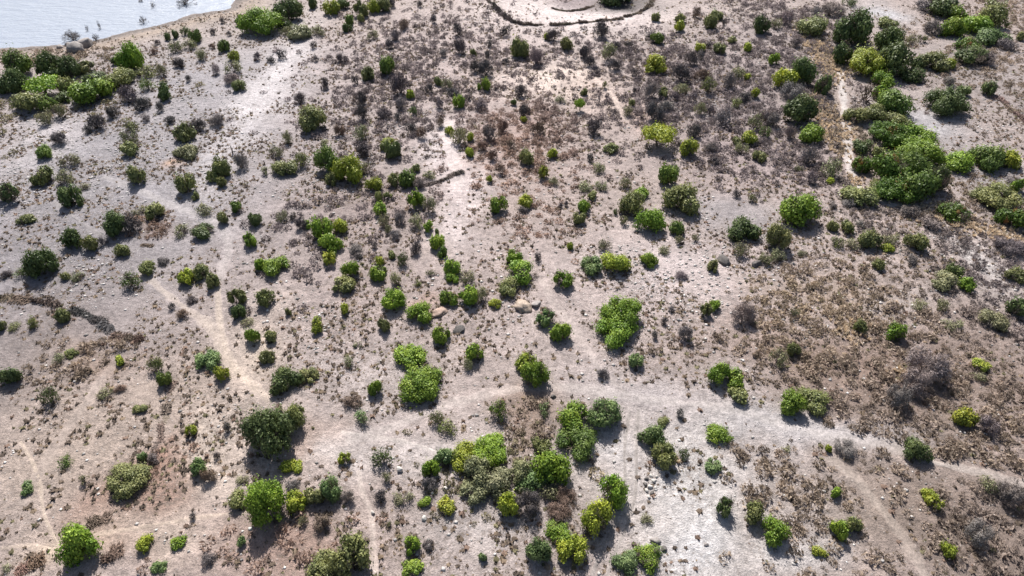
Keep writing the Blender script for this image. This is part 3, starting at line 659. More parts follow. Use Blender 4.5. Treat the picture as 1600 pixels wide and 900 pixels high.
COLOURS = {"G": (0.160, 0.250, 0.034), "g": (0.112, 0.170, 0.038), "D": (0.092, 0.128, 0.045), "Y": (0.250, 0.295, 0.040), "O": (0.168, 0.188, 0.070), "S": (0.210, 0.215, 0.115),
           "Q": (0.140, 0.205, 0.078), "E": (0.090, 0.128, 0.048), "R": (0.070, 0.125, 0.018), "K": (0.108, 0.096, 0.096), "P": (0.215, 0.185, 0.178), "B": (0.190, 0.135, 0.104)}
CWORD = {"G": "bright green", "g": "mid-green", "D": "dark green", "Y": "yellow-green", "O": "olive", "S": "pale sage", "Q": "bluish green", "E": "grey-green", "R": "rust-tinged green", "K": "charcoal", "P": "purple-grey", "B": "brown"}
LEAFY, THORN, BARE = "GgDYQRE", "OS", "KPB"

plants = []
for ln in PLANTS_TXT.split("\n"):
    for e in ln.split("|"):
        f = e.split()
        if len(f) >= 5:
            big = 1.25 if 690 < float(f[0]) < 930 and 675 < float(f[1]) < 805 else 1.0
            f[2], f[3] = float(f[2]) * big, float(f[3]) * big
            plants.append(dict(x=float(f[0]), y=float(f[1]), w=float(f[2]), h=float(f[3]), c=f[4], tree=len(f) > 5))

def jitter_colour(c, k, g=random):
    v = 1 + g.uniform(-k, k)
    return tuple(max(0.0, ch * v * (1 + g.uniform(-k, k) * 0.22)) for ch in c) + (1.0,)

def place(p):
    """ground point, radius and height of a plant from its outline in the photograph"""
    _, t = at(p["x"], p["y"] + p["h"] * 0.3)
    d = ray(p["x"], p["y"]); phi = math.asin(-d[2] / math.sqrt(sum(v * v for v in d)))
    a = p["w"] * t / FPX * 0.5; hh = p["h"] * t / FPX * 0.5
    if p["tree"]:
        H = 2.0 * a * (0.54 if p["w"] > 25 else 1.15)
        loc, _ = at(p["x"], p["y"], H * 0.76)
    else:
        c = math.sqrt(max(hh * hh - (a * math.sin(phi)) ** 2, 0)) / math.cos(phi)
        c = min(max(c, 0.46 * a), 1.05 * a)
        H = 2 * c
        loc, _ = at(p["x"], p["y"], c * 0.95)
    return loc, a, H

def size_class(w, tree=False):
    return "U" if tree else "S" if w < 17 else "M" if w < 33 else "L" if w < 57 else "X"

NAMES = {}
for p in plants:
    loc, a, H = place(p)
    p["loc"], p["a"], p["H"] = loc, a, H
    c, k = p["c"], size_class(p["w"], p["tree"])
    if p["tree"]: name, cat = "acacia_tree", "tree"
    elif c in LEAFY: name, cat = "leafy_bush", "bush"
    elif c in THORN: name, cat = "thorn_bush", "bush"
    else: name, cat = "leafless_shrub", "shrub"
    e = empty(name, (loc[0], loc[1], loc[2] - 0.05), random.uniform(0, 6.283))
    p["o"], p["cat"], p["name"] = e, cat, name
    sc = (a * random.uniform(0.92, 1.10), a * random.uniform(0.88, 1.04), H * random.uniform(0.95, 1.08))
    if c in BARE:
        kb = "L" if k in "LX" else k if k in "SM" else "M"
        col = jitter_colour(COLOURS[c], 0.22)
        o = add("crown", random.choice(TWIGS[kb]), e); o.scale = sc; o.color = col
        if k != "S":
            o = add("trunk", random.choice(BARES[kb]), e); o.scale = (sc[0] * 1.05, sc[1] * 1.05, sc[2] * 1.08); o.color = col
    else:
        kk = k
        if c == "S" and k in "SM": kk = k.lower()
        if c in "gDQO" and kk in "SM" and random.random() < 0.22: kk = kk.lower()      # thin, half-bare individuals
        o = add("crown", random.choice(CROWNS[kk]), e); o.scale = sc; o.color = jitter_colour(COLOURS[c], 0.17)
        crown = o
        if c in "OS":
            o = add("trunk", random.choice(BARES["S" if k == "S" else "M"]), e); o.scale = (sc[0] * 0.92, sc[1] * 0.92, sc[2] * 0.9); o.color = jitter_colour((0.15, 0.125, 0.11), 0.15)
        else:
            if k in "ML" and random.random() < 0.4:      # dead twigs stick out of the leaves
                o = add("trunk", random.choice(BARES[k]), e); o.scale = (sc[0] * 1.06, sc[1] * 1.06, sc[2] * 1.04); o.color = jitter_colour((0.15, 0.12, 0.10), 0.15)
            else:
                o = add("trunk", random.choice(LIMBS["L" if k == "X" else k]), e); o.scale = sc
        if c == "R":
            o = add("rusty_foliage", random.choice(CROWNS["r"]), crown); o.scale = (0.72, 0.7, 1.0); o.location = (0.1, 0, 0.04); o.color = (0.27, 0.14, 0.05, 1)
            o["label"] = "rusty orange foliage on the crown top"

# ------------------------------------------------------------------ dead tree, stump, drowned bushes
def bare_thing(px, py, wpx, hm, mesh, colour, name, label, cat, group=None, lift=0.0, z=None):
    loc, t = at(px, py, lift)
    if z is not None:
        q, t = on_plane(px, py, z); loc = np.array([q[0], q[1], z])
    a = wpx * t / FPX * 0.5
    e = empty(name, tuple(loc), random.uniform(0, 6))
    o = add("crown", mesh, e); o.scale = (a, a, hm); o.color = jitter_colour(colour, 0.1)
    o = add("trunk", LIMBS["U"][0], e); o.scale = (a * 0.7, a * 0.7, hm * 0.8)
    set_props(e, label, cat, group)
    return e

tree_bare = bare_mesh("bare_tree_mesh", 500, 5, 3, 3, 0.05)
bare_thing(1350, 158, 34, 4.6, tree_bare, (0.10, 0.07, 0.055), "bare_tree", "gnarled leafless brown tree standing right of the pale footpath, below the big yellow-green acacia", "tree")
for i, (x, y, w, h, lab) in enumerate([
        (290, 8, 34, 2.0, "widest dark drowned bush standing in the lake near the top edge"), (225, 37, 15, 1.6, "grey drowned bush in the lake just off the brown beach"),
        (151, 64, 13, 1.6, "small drowned bush in the shallows right of the shore boulders"), (240, 12, 8, 1.6, "thin drowned stems in the lake left of the widest drowned bush"),
        (157, 46, 5, 2.0, "single thin drowned stem sticking up beyond the shore boulders"), (138, 49, 5, 1.6, "short drowned stem farther left of the single thin stem"), (222, 3, 12, 1.2, "pale drowned bush at the top edge of the lake")]):
    bare_thing(x, y, w, h, BARES["M" if w > 12 else "S"][i % 5], (0.11, 0.10, 0.11), "drowned_bush", lab, "bush", "drowned bushes in the lake", z=LAKE_Z - 0.15)
bare_thing(116, 64, 30, 2.4, BARES["L"][1], (0.17, 0.15, 0.15), "leafless_shrub", "grey leafless shrub growing behind the boulders on the lake shore", "shrub")

def stump(px, py, label):
    loc, t = at(px, py)
    segs = [((0, 0, -0.1), (0.05, 0, 0.7), 0.16, 0.12), ((0.05, 0, 0.7), (-0.04, 0.02, 1.5), 0.12, 0.07), ((0.05, 0, 0.75), (0.35, 0.1, 1.15), 0.07, 0.03)]
    V, F = tubes([(np.array(a), np.array(b), r, s) for a, b, r, s in segs])
    e = add("dead_stump", mesh_from("dead_stump", V, F, MAT_BARK)); e.location = tuple(loc)
    set_props(e, label, "stump")
stump(364, 240, "thin dark dead stump standing alone on the pale grey slope")

# ------------------------------------------------------------------ rocks and mounds
def icosphere(sub):
    import bmesh
    bm = bmesh.new(); bmesh.ops.create_icosphere(bm, subdivisions=sub, radius=1.0)
    V = np.array([v.co[:] for v in bm.verts]); F = np.array([[v.index for v in f.verts] for f in bm.faces]); bm.free()
    return V, F
ICO2, ICO3 = icosphere(2), icosphere(3)

def rock(px, py, w, h, mat, name, label, cat, group=None, flat=0.6, seed=0, earth=False, sub=ICO3):
    loc, t = at(px, py)
    a = w * t / FPX * 0.5
    V, F = sub
    V = V.copy()
    n = vnoise(V[:, 0] + seed * 3.3, V[:, 1] + V[:, 2] * 1.7, 0.8, seed + 40) * 0.5 + vnoise(V[:, 0] * 1.3 + V[:, 2], V[:, 1] - V[:, 2], 0.3, seed + 41) * (0.6 if earth else 0.34)
    V = V * (0.58 + n)[:, None]
    gk = np.random.default_rng(900 + seed)
    if not earth:
        for _ in range(9):                       # broken faces
            nn = unit_dirs(1, gk)[0]; dist = gk.uniform(0.55, 0.85); over = np.maximum(V @ nn - dist, 0); V = V - over[:, None] * nn * 0.9
    V = V * np.array([a, a * 0.8, a * flat])
    if not earth: V[:, 2] += a * flat * 0.25
    o = add(name, mesh_from(name, V, F, mat, earth)); o.location = tuple(loc); o.rotation_euler = (0, 0, seed * 1.3)
    return set_props(o, label, cat, group)

SB = "boulders on the lake shore"
rock(118, 80, 30, 18, MAT_ROCK_GREY, "boulder", "rounded brown-grey boulder on the lake shore, nearer of the two biggest", "boulder", SB, 0.8, 1)
rock(136, 71, 30, 16, MAT_ROCK_GREY, "boulder", "broad dark-topped boulder at the waterline behind the nearer big one", "boulder", SB, 0.7, 2)
rock(106, 71, 12, 8, MAT_ROCK_GREY, "boulder", "small grey boulder wedged left of the two big shore boulders", "boulder", SB, 0.7, 3)
rock(93, 75, 13, 8, MAT_ROCK_GREY, "boulder", "low brown boulder farthest left in the shore group", "boulder", SB, 0.6, 4)
rock(717, 516, 22, 9, MAT_ROCK_DARK, "rock", "dark flat rock with pale top right of the bush below the mounds", "rock", None, 0.45, 5)
rock(838, 476, 19, 9, MAT_ROCK_GREY, "rock", "flat grey rock lying beside the sandy mound", "rock", None, 0.45, 6)
rock(625, 735, 12, 12, MAT_ROCK_PALE, "rock", "whitish rock below the dark green bush on the pale clearing", "rock", None, 0.9, 7)
rock(663, 810, 12, 8, MAT_ROCK_PALE, "rock", "white curved rock left of the brown scrub near the lower centre", "rock", None, 0.7, 8)
rock(583, 802, 7, 8, MAT_ROCK_PALE, "rock", "tiny upright white rock beside the narrow path near bottom centre", "rock", None, 1.2, 9)
rock(1182, 413, 20, 11, MAT_ROCK_DARK, "rock", "dark grey rock below the sage bush on the stony ground", "rock", None, 0.5, 10)
rock(1130, 409, 28, 15, MAT_ROCK_DARK, "rock", "wide dark rock outcrop on the stony ground below the smooth flat", "rock", None, 0.5, 11)
rock(1025, 845, 18, 10, MAT_ROCK_GREY, "rock", "grey rock above the pair of bushes at the bottom edge", "rock", None, 0.5, 12)
rock(1038, 858, 12, 12, MAT_ROCK_DARK, "rock", "brown rock right of the pair of bushes at the bottom edge", "rock", None, 0.7, 13)
rock(1103, 851, 9, 11, MAT_ROCK_GREY, "rock", "small dark rock on the whitest patch of bare ground", "rock", None, 0.7, 14)
rock(864, 620, 10, 9, MAT_ROCK_DARK, "rock", "small dark rock beside the long track above the thicket", "rock", None, 0.8, 15)
for i, (x, y, w, dark, lab) in enumerate([
        (1010, 748, 8, 1, "dark rock at the upper left of the rock pile beside the wheel tracks"), (1017, 744, 7, 0, "small white rock at the top of the rock pile beside the wheel tracks"),
        (1021, 752, 9, 0, "pale rock at the right side of the rock pile, above its middle"), (1008, 757, 9, 1, "dark rock at the left side of the rock pile beside the wheel tracks"),
        (1015, 761, 10, 0, "biggest pale rock in the middle of the rock pile by the wheel tracks"), (1024, 763, 7, 0, "small pale rock at the right side of the rock pile, below its middle"),
        (1010, 767, 8, 0, "pale rock at the lower left of the rock pile beside the wheel tracks"), (1019, 771, 9, 1, "dark rock at the lower right of the rock pile beside the wheel tracks"),
        (1014, 777, 7, 0, "small pale rock at the foot of the rock pile beside the wheel tracks"), (1026, 745, 6, 0, "tiny pale rock at the upper right of the rock pile by the wheel tracks")]):
    rock(x, y, w, w, MAT_ROCK_DARK if dark else MAT_ROCK_PALE, "rock", lab, "rock", "rocks piled beside the wheel tracks", 0.8, 20 + i, sub=ICO2)
rock(815, 480, 26, 18, MAT_EARTH, "earth_mound", "pale sandy earth mound left of the flat grey rock", "mound", None, 0.5, 31, True)
rock(686, 489, 22, 18, MAT_EARTH_RED, "earth_mound", "low reddish earth mound between two bright green bushes", "mound", None, 0.45, 32, True)

# ------------------------------------------------------------------ brush fences (dead thorn branches laid in lines), brush heaps
def brush_mesh(name, seed):
    g = np.random.default_rng(seed); segs = []
    for i in range(5):                           # long boughs that hold the heap together
        yy = g.uniform(-0.2, 0.2); segs.append((np.array([-0.95, yy, 0.06]), np.array([0.0, -yy, 0.22]), 0.03, 0.03)); segs.append((np.array([0.0, -yy, 0.22]), np.array([0.95, yy, 0.06]), 0.03, 0.02))
    for i in range(120):
        c = np.array([g.uniform(-0.9, 0.9), np.clip(g.normal(), -1.5, 1.5) * 0.22, min(abs(g.normal()), 1.6) * 0.2 + 0.02]); d = unit_dirs(1, g)[0] * np.array([1, 0.7, 0.5])
        l = g.uniform(0.15, 0.42)
        a, b = c - d * l, c + d * l; a[2] = max(a[2], 0.0); b[2] = max(b[2], 0.0)
        segs.append((a, b, 0.035, 0.018))
    V, F = tubes(segs); t = np.repeat(g.random(len(segs)), 6)
    P = np.column_stack([g.uniform(-0.9, 0.9, 130), np.clip(g.normal(size=130), -1.5, 1.5) * 0.22, np.minimum(np.abs(g.normal(size=130)), 1.6) * 0.22 + 0.03])
    LV, LF = leaf_quads(P, unit_dirs(130, g), 0.11, g, 0.6)
    return mesh_from(name, np.concatenate([V, LV]), np.concatenate([F, LF + len(V)]), MAT_TWIG, False, {"tint": ('FLOAT', np.concatenate([t, np.repeat(g.random(130), 4)]))})
BRUSH = [brush_mesh("thorn_brush_mesh", 600 + i) for i in range(4)]

def brush_fence(name, pts, wid, hgt, colour, label, cat="fence", step=1.6, group=None):
    wid, hgt, colour = wid * 1.75, hgt * 0.95, tuple(1.35 * ch for ch in colour)
    P = [at(*p)[0] for p in pts]
    e = empty(name, tuple(P[0]))
    for a, b in zip(P[:-1], P[1:]):
        L = np.hypot(*(b - a)[:2]); n = max(1, int(round(L / step))); ang = math.atan2(b[1] - a[1], b[0] - a[0])
        for i in range(n):
            if n > 3 and random.random() < 0.10: continue
            q = a + (b - a) * (i + 0.5) / n
            q = q + np.array([random.uniform(-0.2, 0.2), random.uniform(-0.2, 0.2), 0]); q[2] = float(terrain(q[0], q[1])) - 0.05
            o = add("thorn_branch_clump", random.choice(BRUSH), e)
            o.location = tuple(q - P[0]); o.rotation_euler = (0, 0, ang + random.uniform(-0.25, 0.25) + random.choice((0, math.pi)))
            o.scale = (L / n * 0.62, wid * random.uniform(0.6, 1.5), hgt * random.uniform(0.5, 1.5)); o.color = jitter_colour(colour, 0.25)
    return set_props(e, label, cat, group)

brush_fence("thorn_fence", [(752, -12), (766, 4), (776, 14), (786, 24), (800, 33), (814, 38)], 0.9, 1.2, (0.075, 0.062, 0.055), "thick dark thorn-brush fence descending the left flank of the enclosure")
brush_fence("thorn_fence", [(816, 38), (830, 39), (848, 39)], 0.8, 1.3, (0.085, 0.068, 0.058), "short thorn-brush length at the lowest corner of the enclosure")
brush_fence("thorn_fence", [(860, 39), (880, 39), (905, 36), (930, 34), (950, 32), (972, 29)], 0.7, 1.1, (0.10, 0.078, 0.062), "long thorn-brush fence along the front of the enclosure")
brush_fence("thorn_fence", [(977, 27), (995, 22), (1008, 14), (1018, 6), (1024, -6)], 0.7, 1.1, (0.12, 0.095, 0.075), "thorn-brush fence curving up the right flank of the enclosure")
brush_fence("thorn_fence", [(861, 13), (878, 17), (895, 18), (912, 15), (927, 9)], 0.5, 0.9, (0.10, 0.08, 0.06), "small inner ring of thorn brush inside the enclosure")
brush_fence("thorn_fence", [(656, 294), (675, 287), (700, 277), (722, 268)], 0.6, 0.8, (0.085, 0.07, 0.062), "low line of dead brush slanting across the pale corridor")
brush_fence("brush_bank", [(-10, 466), (20, 468), (45, 470)], 1.0, 1.1, (0.085, 0.068, 0.052), "dark bank of dead brush at the left edge", "bank")
brush_fence("brush_bank", [(50, 472), (72, 474), (95, 477)], 0.8, 0.9, (0.10, 0.075, 0.060), "brown dead brush bank between two olive bushes near the left edge", "bank")
brush_fence("brush_bank", [(110, 486), (128, 490), (146, 496), (160, 504), (173, 517)], 0.7, 0.8, (0.055, 0.05, 0.05), "darkest stretch of dead brush bank on the left slope", "bank")
brush_fence("brush_bank", [(176, 522), (196, 528), (210, 532), (224, 527)], 0.8, 0.8, (0.12, 0.085, 0.065), "last brown stretch of dead brush bank, ending on dotted ground", "bank")
brush_fence("brush_bank", [(1552, 148), (1570, 162), (1586, 176), (1606, 194)], 1.2, 1.0, (0.16, 0.115, 0.095), "brown dead brush line slanting down to the right edge", "bank")
brush_fence("brush_bank", [(270, 598), (264, 630), (254, 662), (246, 690), (238, 708)], 0.55, 0.45, (0.13, 0.10, 0.08), "low brown line of dead brush running downhill across the dotted ground", "bank")
brush_fence("brush_heap", [(28, 893), (46, 883), (68, 872)], 1.2, 1.0, (0.15, 0.105, 0.08), "long brown heap of dead branches in the lower left corner", "brush heap")
brush_fence("brush_heap", [(140, 820), (158, 811), (172, 808)], 0.9, 0.9, (0.13, 0.095, 0.075), "brown brush heap above the bright green bush at lower left", "brush heap")
brush_fence("brush_heap", [(158, 874), (176, 866), (194, 860)], 0.9, 0.9, (0.15, 0.105, 0.08), "brown brush heap right of the bright green bush at lower left", "brush heap")
brush_fence("brush_heap", [(222, 383), (240, 382)], 0.9, 0.8, (0.11, 0.08, 0.065), "flat brown brush heap below the reddish scrub patch on the grey slope", "brush heap")
brush_fence("brush_heap", [(1385, 486), (1401, 487)], 0.6, 0.7, (0.10, 0.085, 0.075), "low dark brush heap lying on the smooth pale sand", "brush heap")

# ------------------------------------------------------------------ scattered ground cover
def frame_points(n, g, margin=1.12):
    """random points on the plain over the ground in view and some way beyond it"""
    y = 24 + (190 - 24) * np.sqrt(g.random(n) * 0.93 + 0.07 * g.random(n)) if False else g.uniform(22, 192, n)
    half = (0.75 * np.hypot(y, CAM_H) * 0.98) * margin
    hmax = half.max()
    x = g.uniform(-hmax, hmax, n)
    m = np.abs(x) < half
    return x[m], y[m]

PL = np.array([[p["loc"][0], p["loc"][1], p["a"]] for p in plants])
def land(x, y):
    d, s = seg_dist(x, y, SHORE); return ~((s > 0) | (d < 1.5))

def template_instances(tmpls, x, y, z, sx, sz, rot, colour, g):
    """joined mesh of many small copies; tmpls: list of (V, F)"""
    pick = g.integers(0, len(tmpls), len(x)); VV, FF, CC = [], [], []; base = 0
    for k, (V, F) in enumerate(tmpls):
        idx = np.nonzero(pick == k)[0]
        c, s = np.cos(rot[idx])[:, None], np.sin(rot[idx])[:, None]
        vx, vy, vz = V[None, :, 0] * sx[idx, None], V[None, :, 1] * sx[idx, None], V[None, :, 2] * sz[idx, None]
        W = np.stack([vx * c - vy * s + x[idx, None], vx * s + vy * c + y[idx, None], vz + z[idx, None]], 2)
        VV.append(W.reshape(-1, 3)); FF.append((F[None] + (base + np.arange(len(idx)) * len(V))[:, None, None]).reshape(-1, F.shape[1]))
        tip = 0.75 + 0.5 * g.random((len(idx), len(V), 1))
        CC.append((colour[idx][:, None, :] * tip).reshape(-1, 3)); base += len(idx) * len(V)
    return np.concatenate(VV), np.concatenate(FF), np.concatenate(CC)

def tuft_template(g, blades=6, dome=True):
    V, F = [], []
    for i in range(blades):
        th = g.uniform(0, 2 * math.pi); tilt = g.uniform(0.2, 1.1); l = g.uniform(0.7, 1.1)
        d = np.array([math.cos(th) * math.sin(tilt), math.sin(th) * math.sin(tilt), math.cos(tilt)]) * l
        s = np.array([-math.sin(th), math.cos(th), 0]) * g.uniform(0.2, 0.36)
        b = np.array([math.cos(th), math.sin(th), 0]) * g.uniform(0.0, 0.25)
        k = len(V); V += [b - s, b + s, b + d]; F.append((k, k + 1, k + 2))
    if dome:
        k = len(V); m = 5
        V += [np.array([math.cos(6.283 * i / m) * g.uniform(0.55, 0.95), math.sin(6.283 * i / m) * g.uniform(0.55, 0.95), -0.05]) for i in range(m)] + [np.array([g.uniform(-0.15, 0.15), g.uniform(-0.15, 0.15), 0.5])]
        F += [(k + i, k + (i + 1) % m, k + m) for i in range(m)]
    return np.array(V), np.array(F)

# --- tussocks
g = np.random.default_rng(11)
x, y = frame_points(270000, g)
dens = tuft_density(x, y)
keep = (g.random(len(x)) < dens / 2.1) & land(x, y)
x, y = x[keep], y[keep]
n = len(x)
r = 0.09 + 0.42 * g.random(n) ** 2.6
pal = np.array([(0.135, 0.105, 0.082), (0.095, 0.075, 0.062), (0.19, 0.145, 0.105), (0.14, 0.125, 0.075), (0.17, 0.12, 0.095)])
colr = pal[g.choice(5, n, p=[0.34, 0.26, 0.18, 0.1, 0.12])] * (0.85 + 0.8 * g.random((n, 1)))
V, F, C = template_instances([tuft_template(g) for _ in range(6)], x, y, terrain(x, y) - 0.01, r, r * (0.6 + 0.5 * g.random(n)), g.uniform(0, 6.28, n), colr, g)
set_props(add("dry_grass_tufts", mesh_from("dry_grass_tufts", V, F, MAT_TUFT, False, {"tone": ('FLOAT_COLOR', C)})), "countless small dark dry grass tufts dotting the bare soil", "grass", None, "stuff")
N_TUFT = n

# --- loose stones
def stone_template(g):
    V = np.array([(1, 0, 0), (-1, 0, 0), (0, 1, 0), (0, -1, 0), (0, 0, 1), (0, 0, -1.0)]) * g.uniform(0.7, 1.25, (6, 3))
    F = np.array([(0, 2, 4), (2, 1, 4), (1, 3, 4), (3, 0, 4), (2, 0, 5), (1, 2, 5), (3, 1, 5), (0, 3, 5)])
    return V, F
x, y = frame_points(170000, g)
st_ = stony_at(x, y)
keep = (g.random(len(x)) < (st_ ** 1.4) * np.clip(1.9 * vnoise(x, y, 4, 61) - 0.2, 0.05, 1.4)) & land(x, y) & (track_mask(x, y, 0.4) < 0.5)
x, y = x[keep], y[keep]; n = len(x)
r = 0.06 + 0.22 * g.random(n) ** 2.6
tone = (0.30 + 0.32 * g.random(n))[:, None] * np.array([[1.0, 0.95, 0.91]]); tone[g.random(n) < 0.25] *= 0.4
V, F, C = template_instances([stone_template(g) for _ in range(6)], x, y, terrain(x, y) + r * 0.1, r, r * 0.6, g.uniform(0, 6.28, n), tone, g)
set_props(add("loose_stones", mesh_from("loose_stones", V, F, MAT_STONE_BITS, False, {"tone": ('FLOAT_COLOR', C)})), "pale loose stones strewn over the stony ground", "stones", None, "stuff")
N_STONE = n

# --- low dry scrub that reads as one mass
def scrub_template(g, n_tw=6, n_lf=36):
    segs = []
    for i in range(n_tw):
        th = g.uniform(0, 6.283); tilt = g.uniform(0.1, 1.2); l = g.uniform(0.6, 1.0)
        a = np.array([g.normal() * 0.25, g.normal() * 0.25, 0.0]); d = np.array([math.cos(th) * math.sin(tilt), math.sin(th) * math.sin(tilt), math.cos(tilt)]) * l
        segs.append((a, a + d, 0.035, 0.015))
    V, F = tubes(segs)
    P = unit_dirs(n_lf, g) * (0.4 + 0.6 * g.random((n_lf, 1)) ** 0.5) * np.array([0.95, 0.95, 0.85]); P[:, 2] = np.abs(P[:, 2])
    LV, LF = leaf_quads(P, unit_dirs(n_lf, g), 0.24, g, 0.42)
    return np.concatenate([V, LV]), np.concatenate([F, LF + len(V)])
BRN, PUR, RED, TANC, OLV = (0.345, 0.275, 0.215), (0.250, 0.210, 0.210), (0.38, 0.270, 0.215), (0.42, 0.335, 0.235), (0.24, 0.215, 0.13)
SCRUB = [(1330, 545, 150, 50, BRN, 1.0), (1300, 530, 90, 40, TANC, 0.5), (1430, 560, 130, 70, BRN, 0.9), (1450, 640, 130, 60, BRN, 1.0), (1400, 600, 90, 60, PUR, 0.6), (1555, 620, 80, 80, BRN, 1.0), (1560, 560, 70, 80, PUR, 0.5),
         (1350, 790, 120, 60, BRN, 1.0), (1300, 760, 70, 40, BRN, 0.8), (1400, 860, 110, 60, BRN, 0.9), (1500, 780, 100, 70, BRN, 1.0), (1540, 850, 100, 70, PUR, 0.9), (1570, 720, 80, 40, BRN, 0.9), (1480, 870, 100, 50, BRN, 0.9),
         (1250, 470, 90, 30, TANC, 0.5), (1290, 430, 80, 20, BRN, 0.5), (1550, 390, 70, 34, PUR, 0.8), (1570, 470, 60, 60, PUR, 0.6), (1430, 345, 80, 20, PUR, 0.7), (1480, 300, 40, 30, BRN, 0.5),
         (1090, 120, 110, 50, PUR, 0.9), (1130, 185, 120, 50, PUR, 0.8), (1240, 60, 80, 50, PUR, 0.8), (1250, 160, 60, 70, PUR, 0.7), (795, 245, 80, 66, RED, 0.5), (830, 200, 60, 34, RED, 0.5), (840, 350, 50, 30, RED, 0.5),
         (830, 660, 40, 30, BRN, 1.0), (860, 785, 50, 24, BRN, 0.7), (430, 850, 110, 50, RED, 0.45), (235, 356, 34, 14, RED, 0.8), (570, 330, 100, 40, PUR, 0.35), (680, 90, 120, 70, PUR, 0.55), (620, 180, 100, 60, PUR, 0.65), (900, 190, 80, 40, PUR, 0.4), (1000, 120, 60, 50, PUR, 0.5), (1160, 260, 80, 30, PUR, 0.4),
         (920, 90, 90, 30, PUR, 0.4), (1540, 100, 80, 40, BRN, 0.6), (1500, 300, 60, 40, BRN, 0.4), (130, 560, 60, 24, BRN, 0.5), (230, 720, 40, 30, RED, 0.3), (1280, 250, 60, 40, PUR, 0.6), (60, 90, 100, 12, BRN, 0.3), (460, 395, 60, 50, PUR, 0.3), (1370, 260, 60, 70, OLV, 0.4), (770, 740, 70, 40, OLV, 0.9), (1200, 730, 60, 24, BRN, 0.4), (1580, 20, 50, 40, BRN, 0.5), (100, 150, 90, 30, OLV, 0.4)]
SCRUB_B = [(blob(*s[:4]), np.array(s[4]), s[5]) for s in SCRUB]
x, y = frame_points(105000, g)
dsum = np.zeros(len(x)); csum = np.zeros((len(x), 3))
for b, c, k in SCRUB_B:
    gg = np.minimum(gauss(x, y, b) * 1.5, 1) * k; dsum += gg; csum += gg[:, None] * c
colr = csum / (dsum[:, None] + 1e-6)
near = np.zeros(len(x), bool)
for px_, py_, pa in PL:
    near |= (np.abs(x - px_) < pa) & (np.abs(y - py_) < pa)
keep = (g.random(len(x)) < np.clip(dsum, 0, 1.1) * np.clip(2.3 * vnoise(x, y, 3.4, 71), 0.25, 1.5) * 0.80) & land(x, y) & (track_mask(x, y, 0.6) < 0.3) & ~near
x, y, colr = x[keep], y[keep], colr[keep]; n = len(x)
r = 0.22 + 0.85 * g.random(n) ** 2.2
colr = colr * (0.6 + 0.75 * g.random((n, 1)))
V, F, C = template_instances([scrub_template(g) for _ in range(8)], x, y, terrain(x, y) - 0.03, r, r * (0.7 + 0.5 * g.random(n)), g.uniform(0, 6.28, n), colr, g)
set_props(add("dry_scrub", mesh_from("dry_scrub", V, F, MAT_SCRUB, False, {"tone": ('FLOAT_COLOR', C)})), "low brown and purple-grey dry scrub covering the ground", "scrub", None, "stuff")
N_SCRUB = n

# --- golden dry grass along the footpath and the gully edge
GOLD = [(1285, 80, 16, 22), (1292, 105, 12, 14), (1290, 180, 18, 28), (1300, 215, 14, 20), (1430, 322, 22, 6), (1465, 335, 26, 7), (1505, 350, 28, 7), (1550, 362, 30, 8), (1590, 372, 26, 8), (1410, 590, 16, 10), (1330, 520, 20, 14), (1335, 282, 12, 8), (1052, 722, 5, 4)]
GOLD_B = [blob(*b) for b in GOLD]
x, y = frame_points(330000, g)
dsum = np.zeros(len(x))
for b in GOLD_B: dsum += np.minimum(gauss(x, y, b) * 1.5, 1)
keep = g.random(len(x)) < np.clip(dsum, 0, 1) * 0.9
x, y = x[keep], y[keep]; n = len(x)
r = 0.22 + 0.25 * g.random(n)
colr = np.array([(0.62, 0.51, 0.38)]) * (0.7 + 0.55 * g.random((n, 1)))
V, F, C = template_instances([tuft_template(g, 14, False) for _ in range(4)], x, y, terrain(x, y) - 0.02, r, r * 1.8, g.uniform(0, 6.28, n), colr, g)
set_props(add("golden_grass", mesh_from("golden_grass", V, F, MAT_TUFT, False, {"tone": ('FLOAT_COLOR', C)})), "golden dry grass beside the pale footpath and along the gully", "grass", None, "stuff")
print("SCATTER tufts", N_TUFT, "stones", N_STONE, "scrub", N_SCRUB, "gold", n, "plants", len(plants))

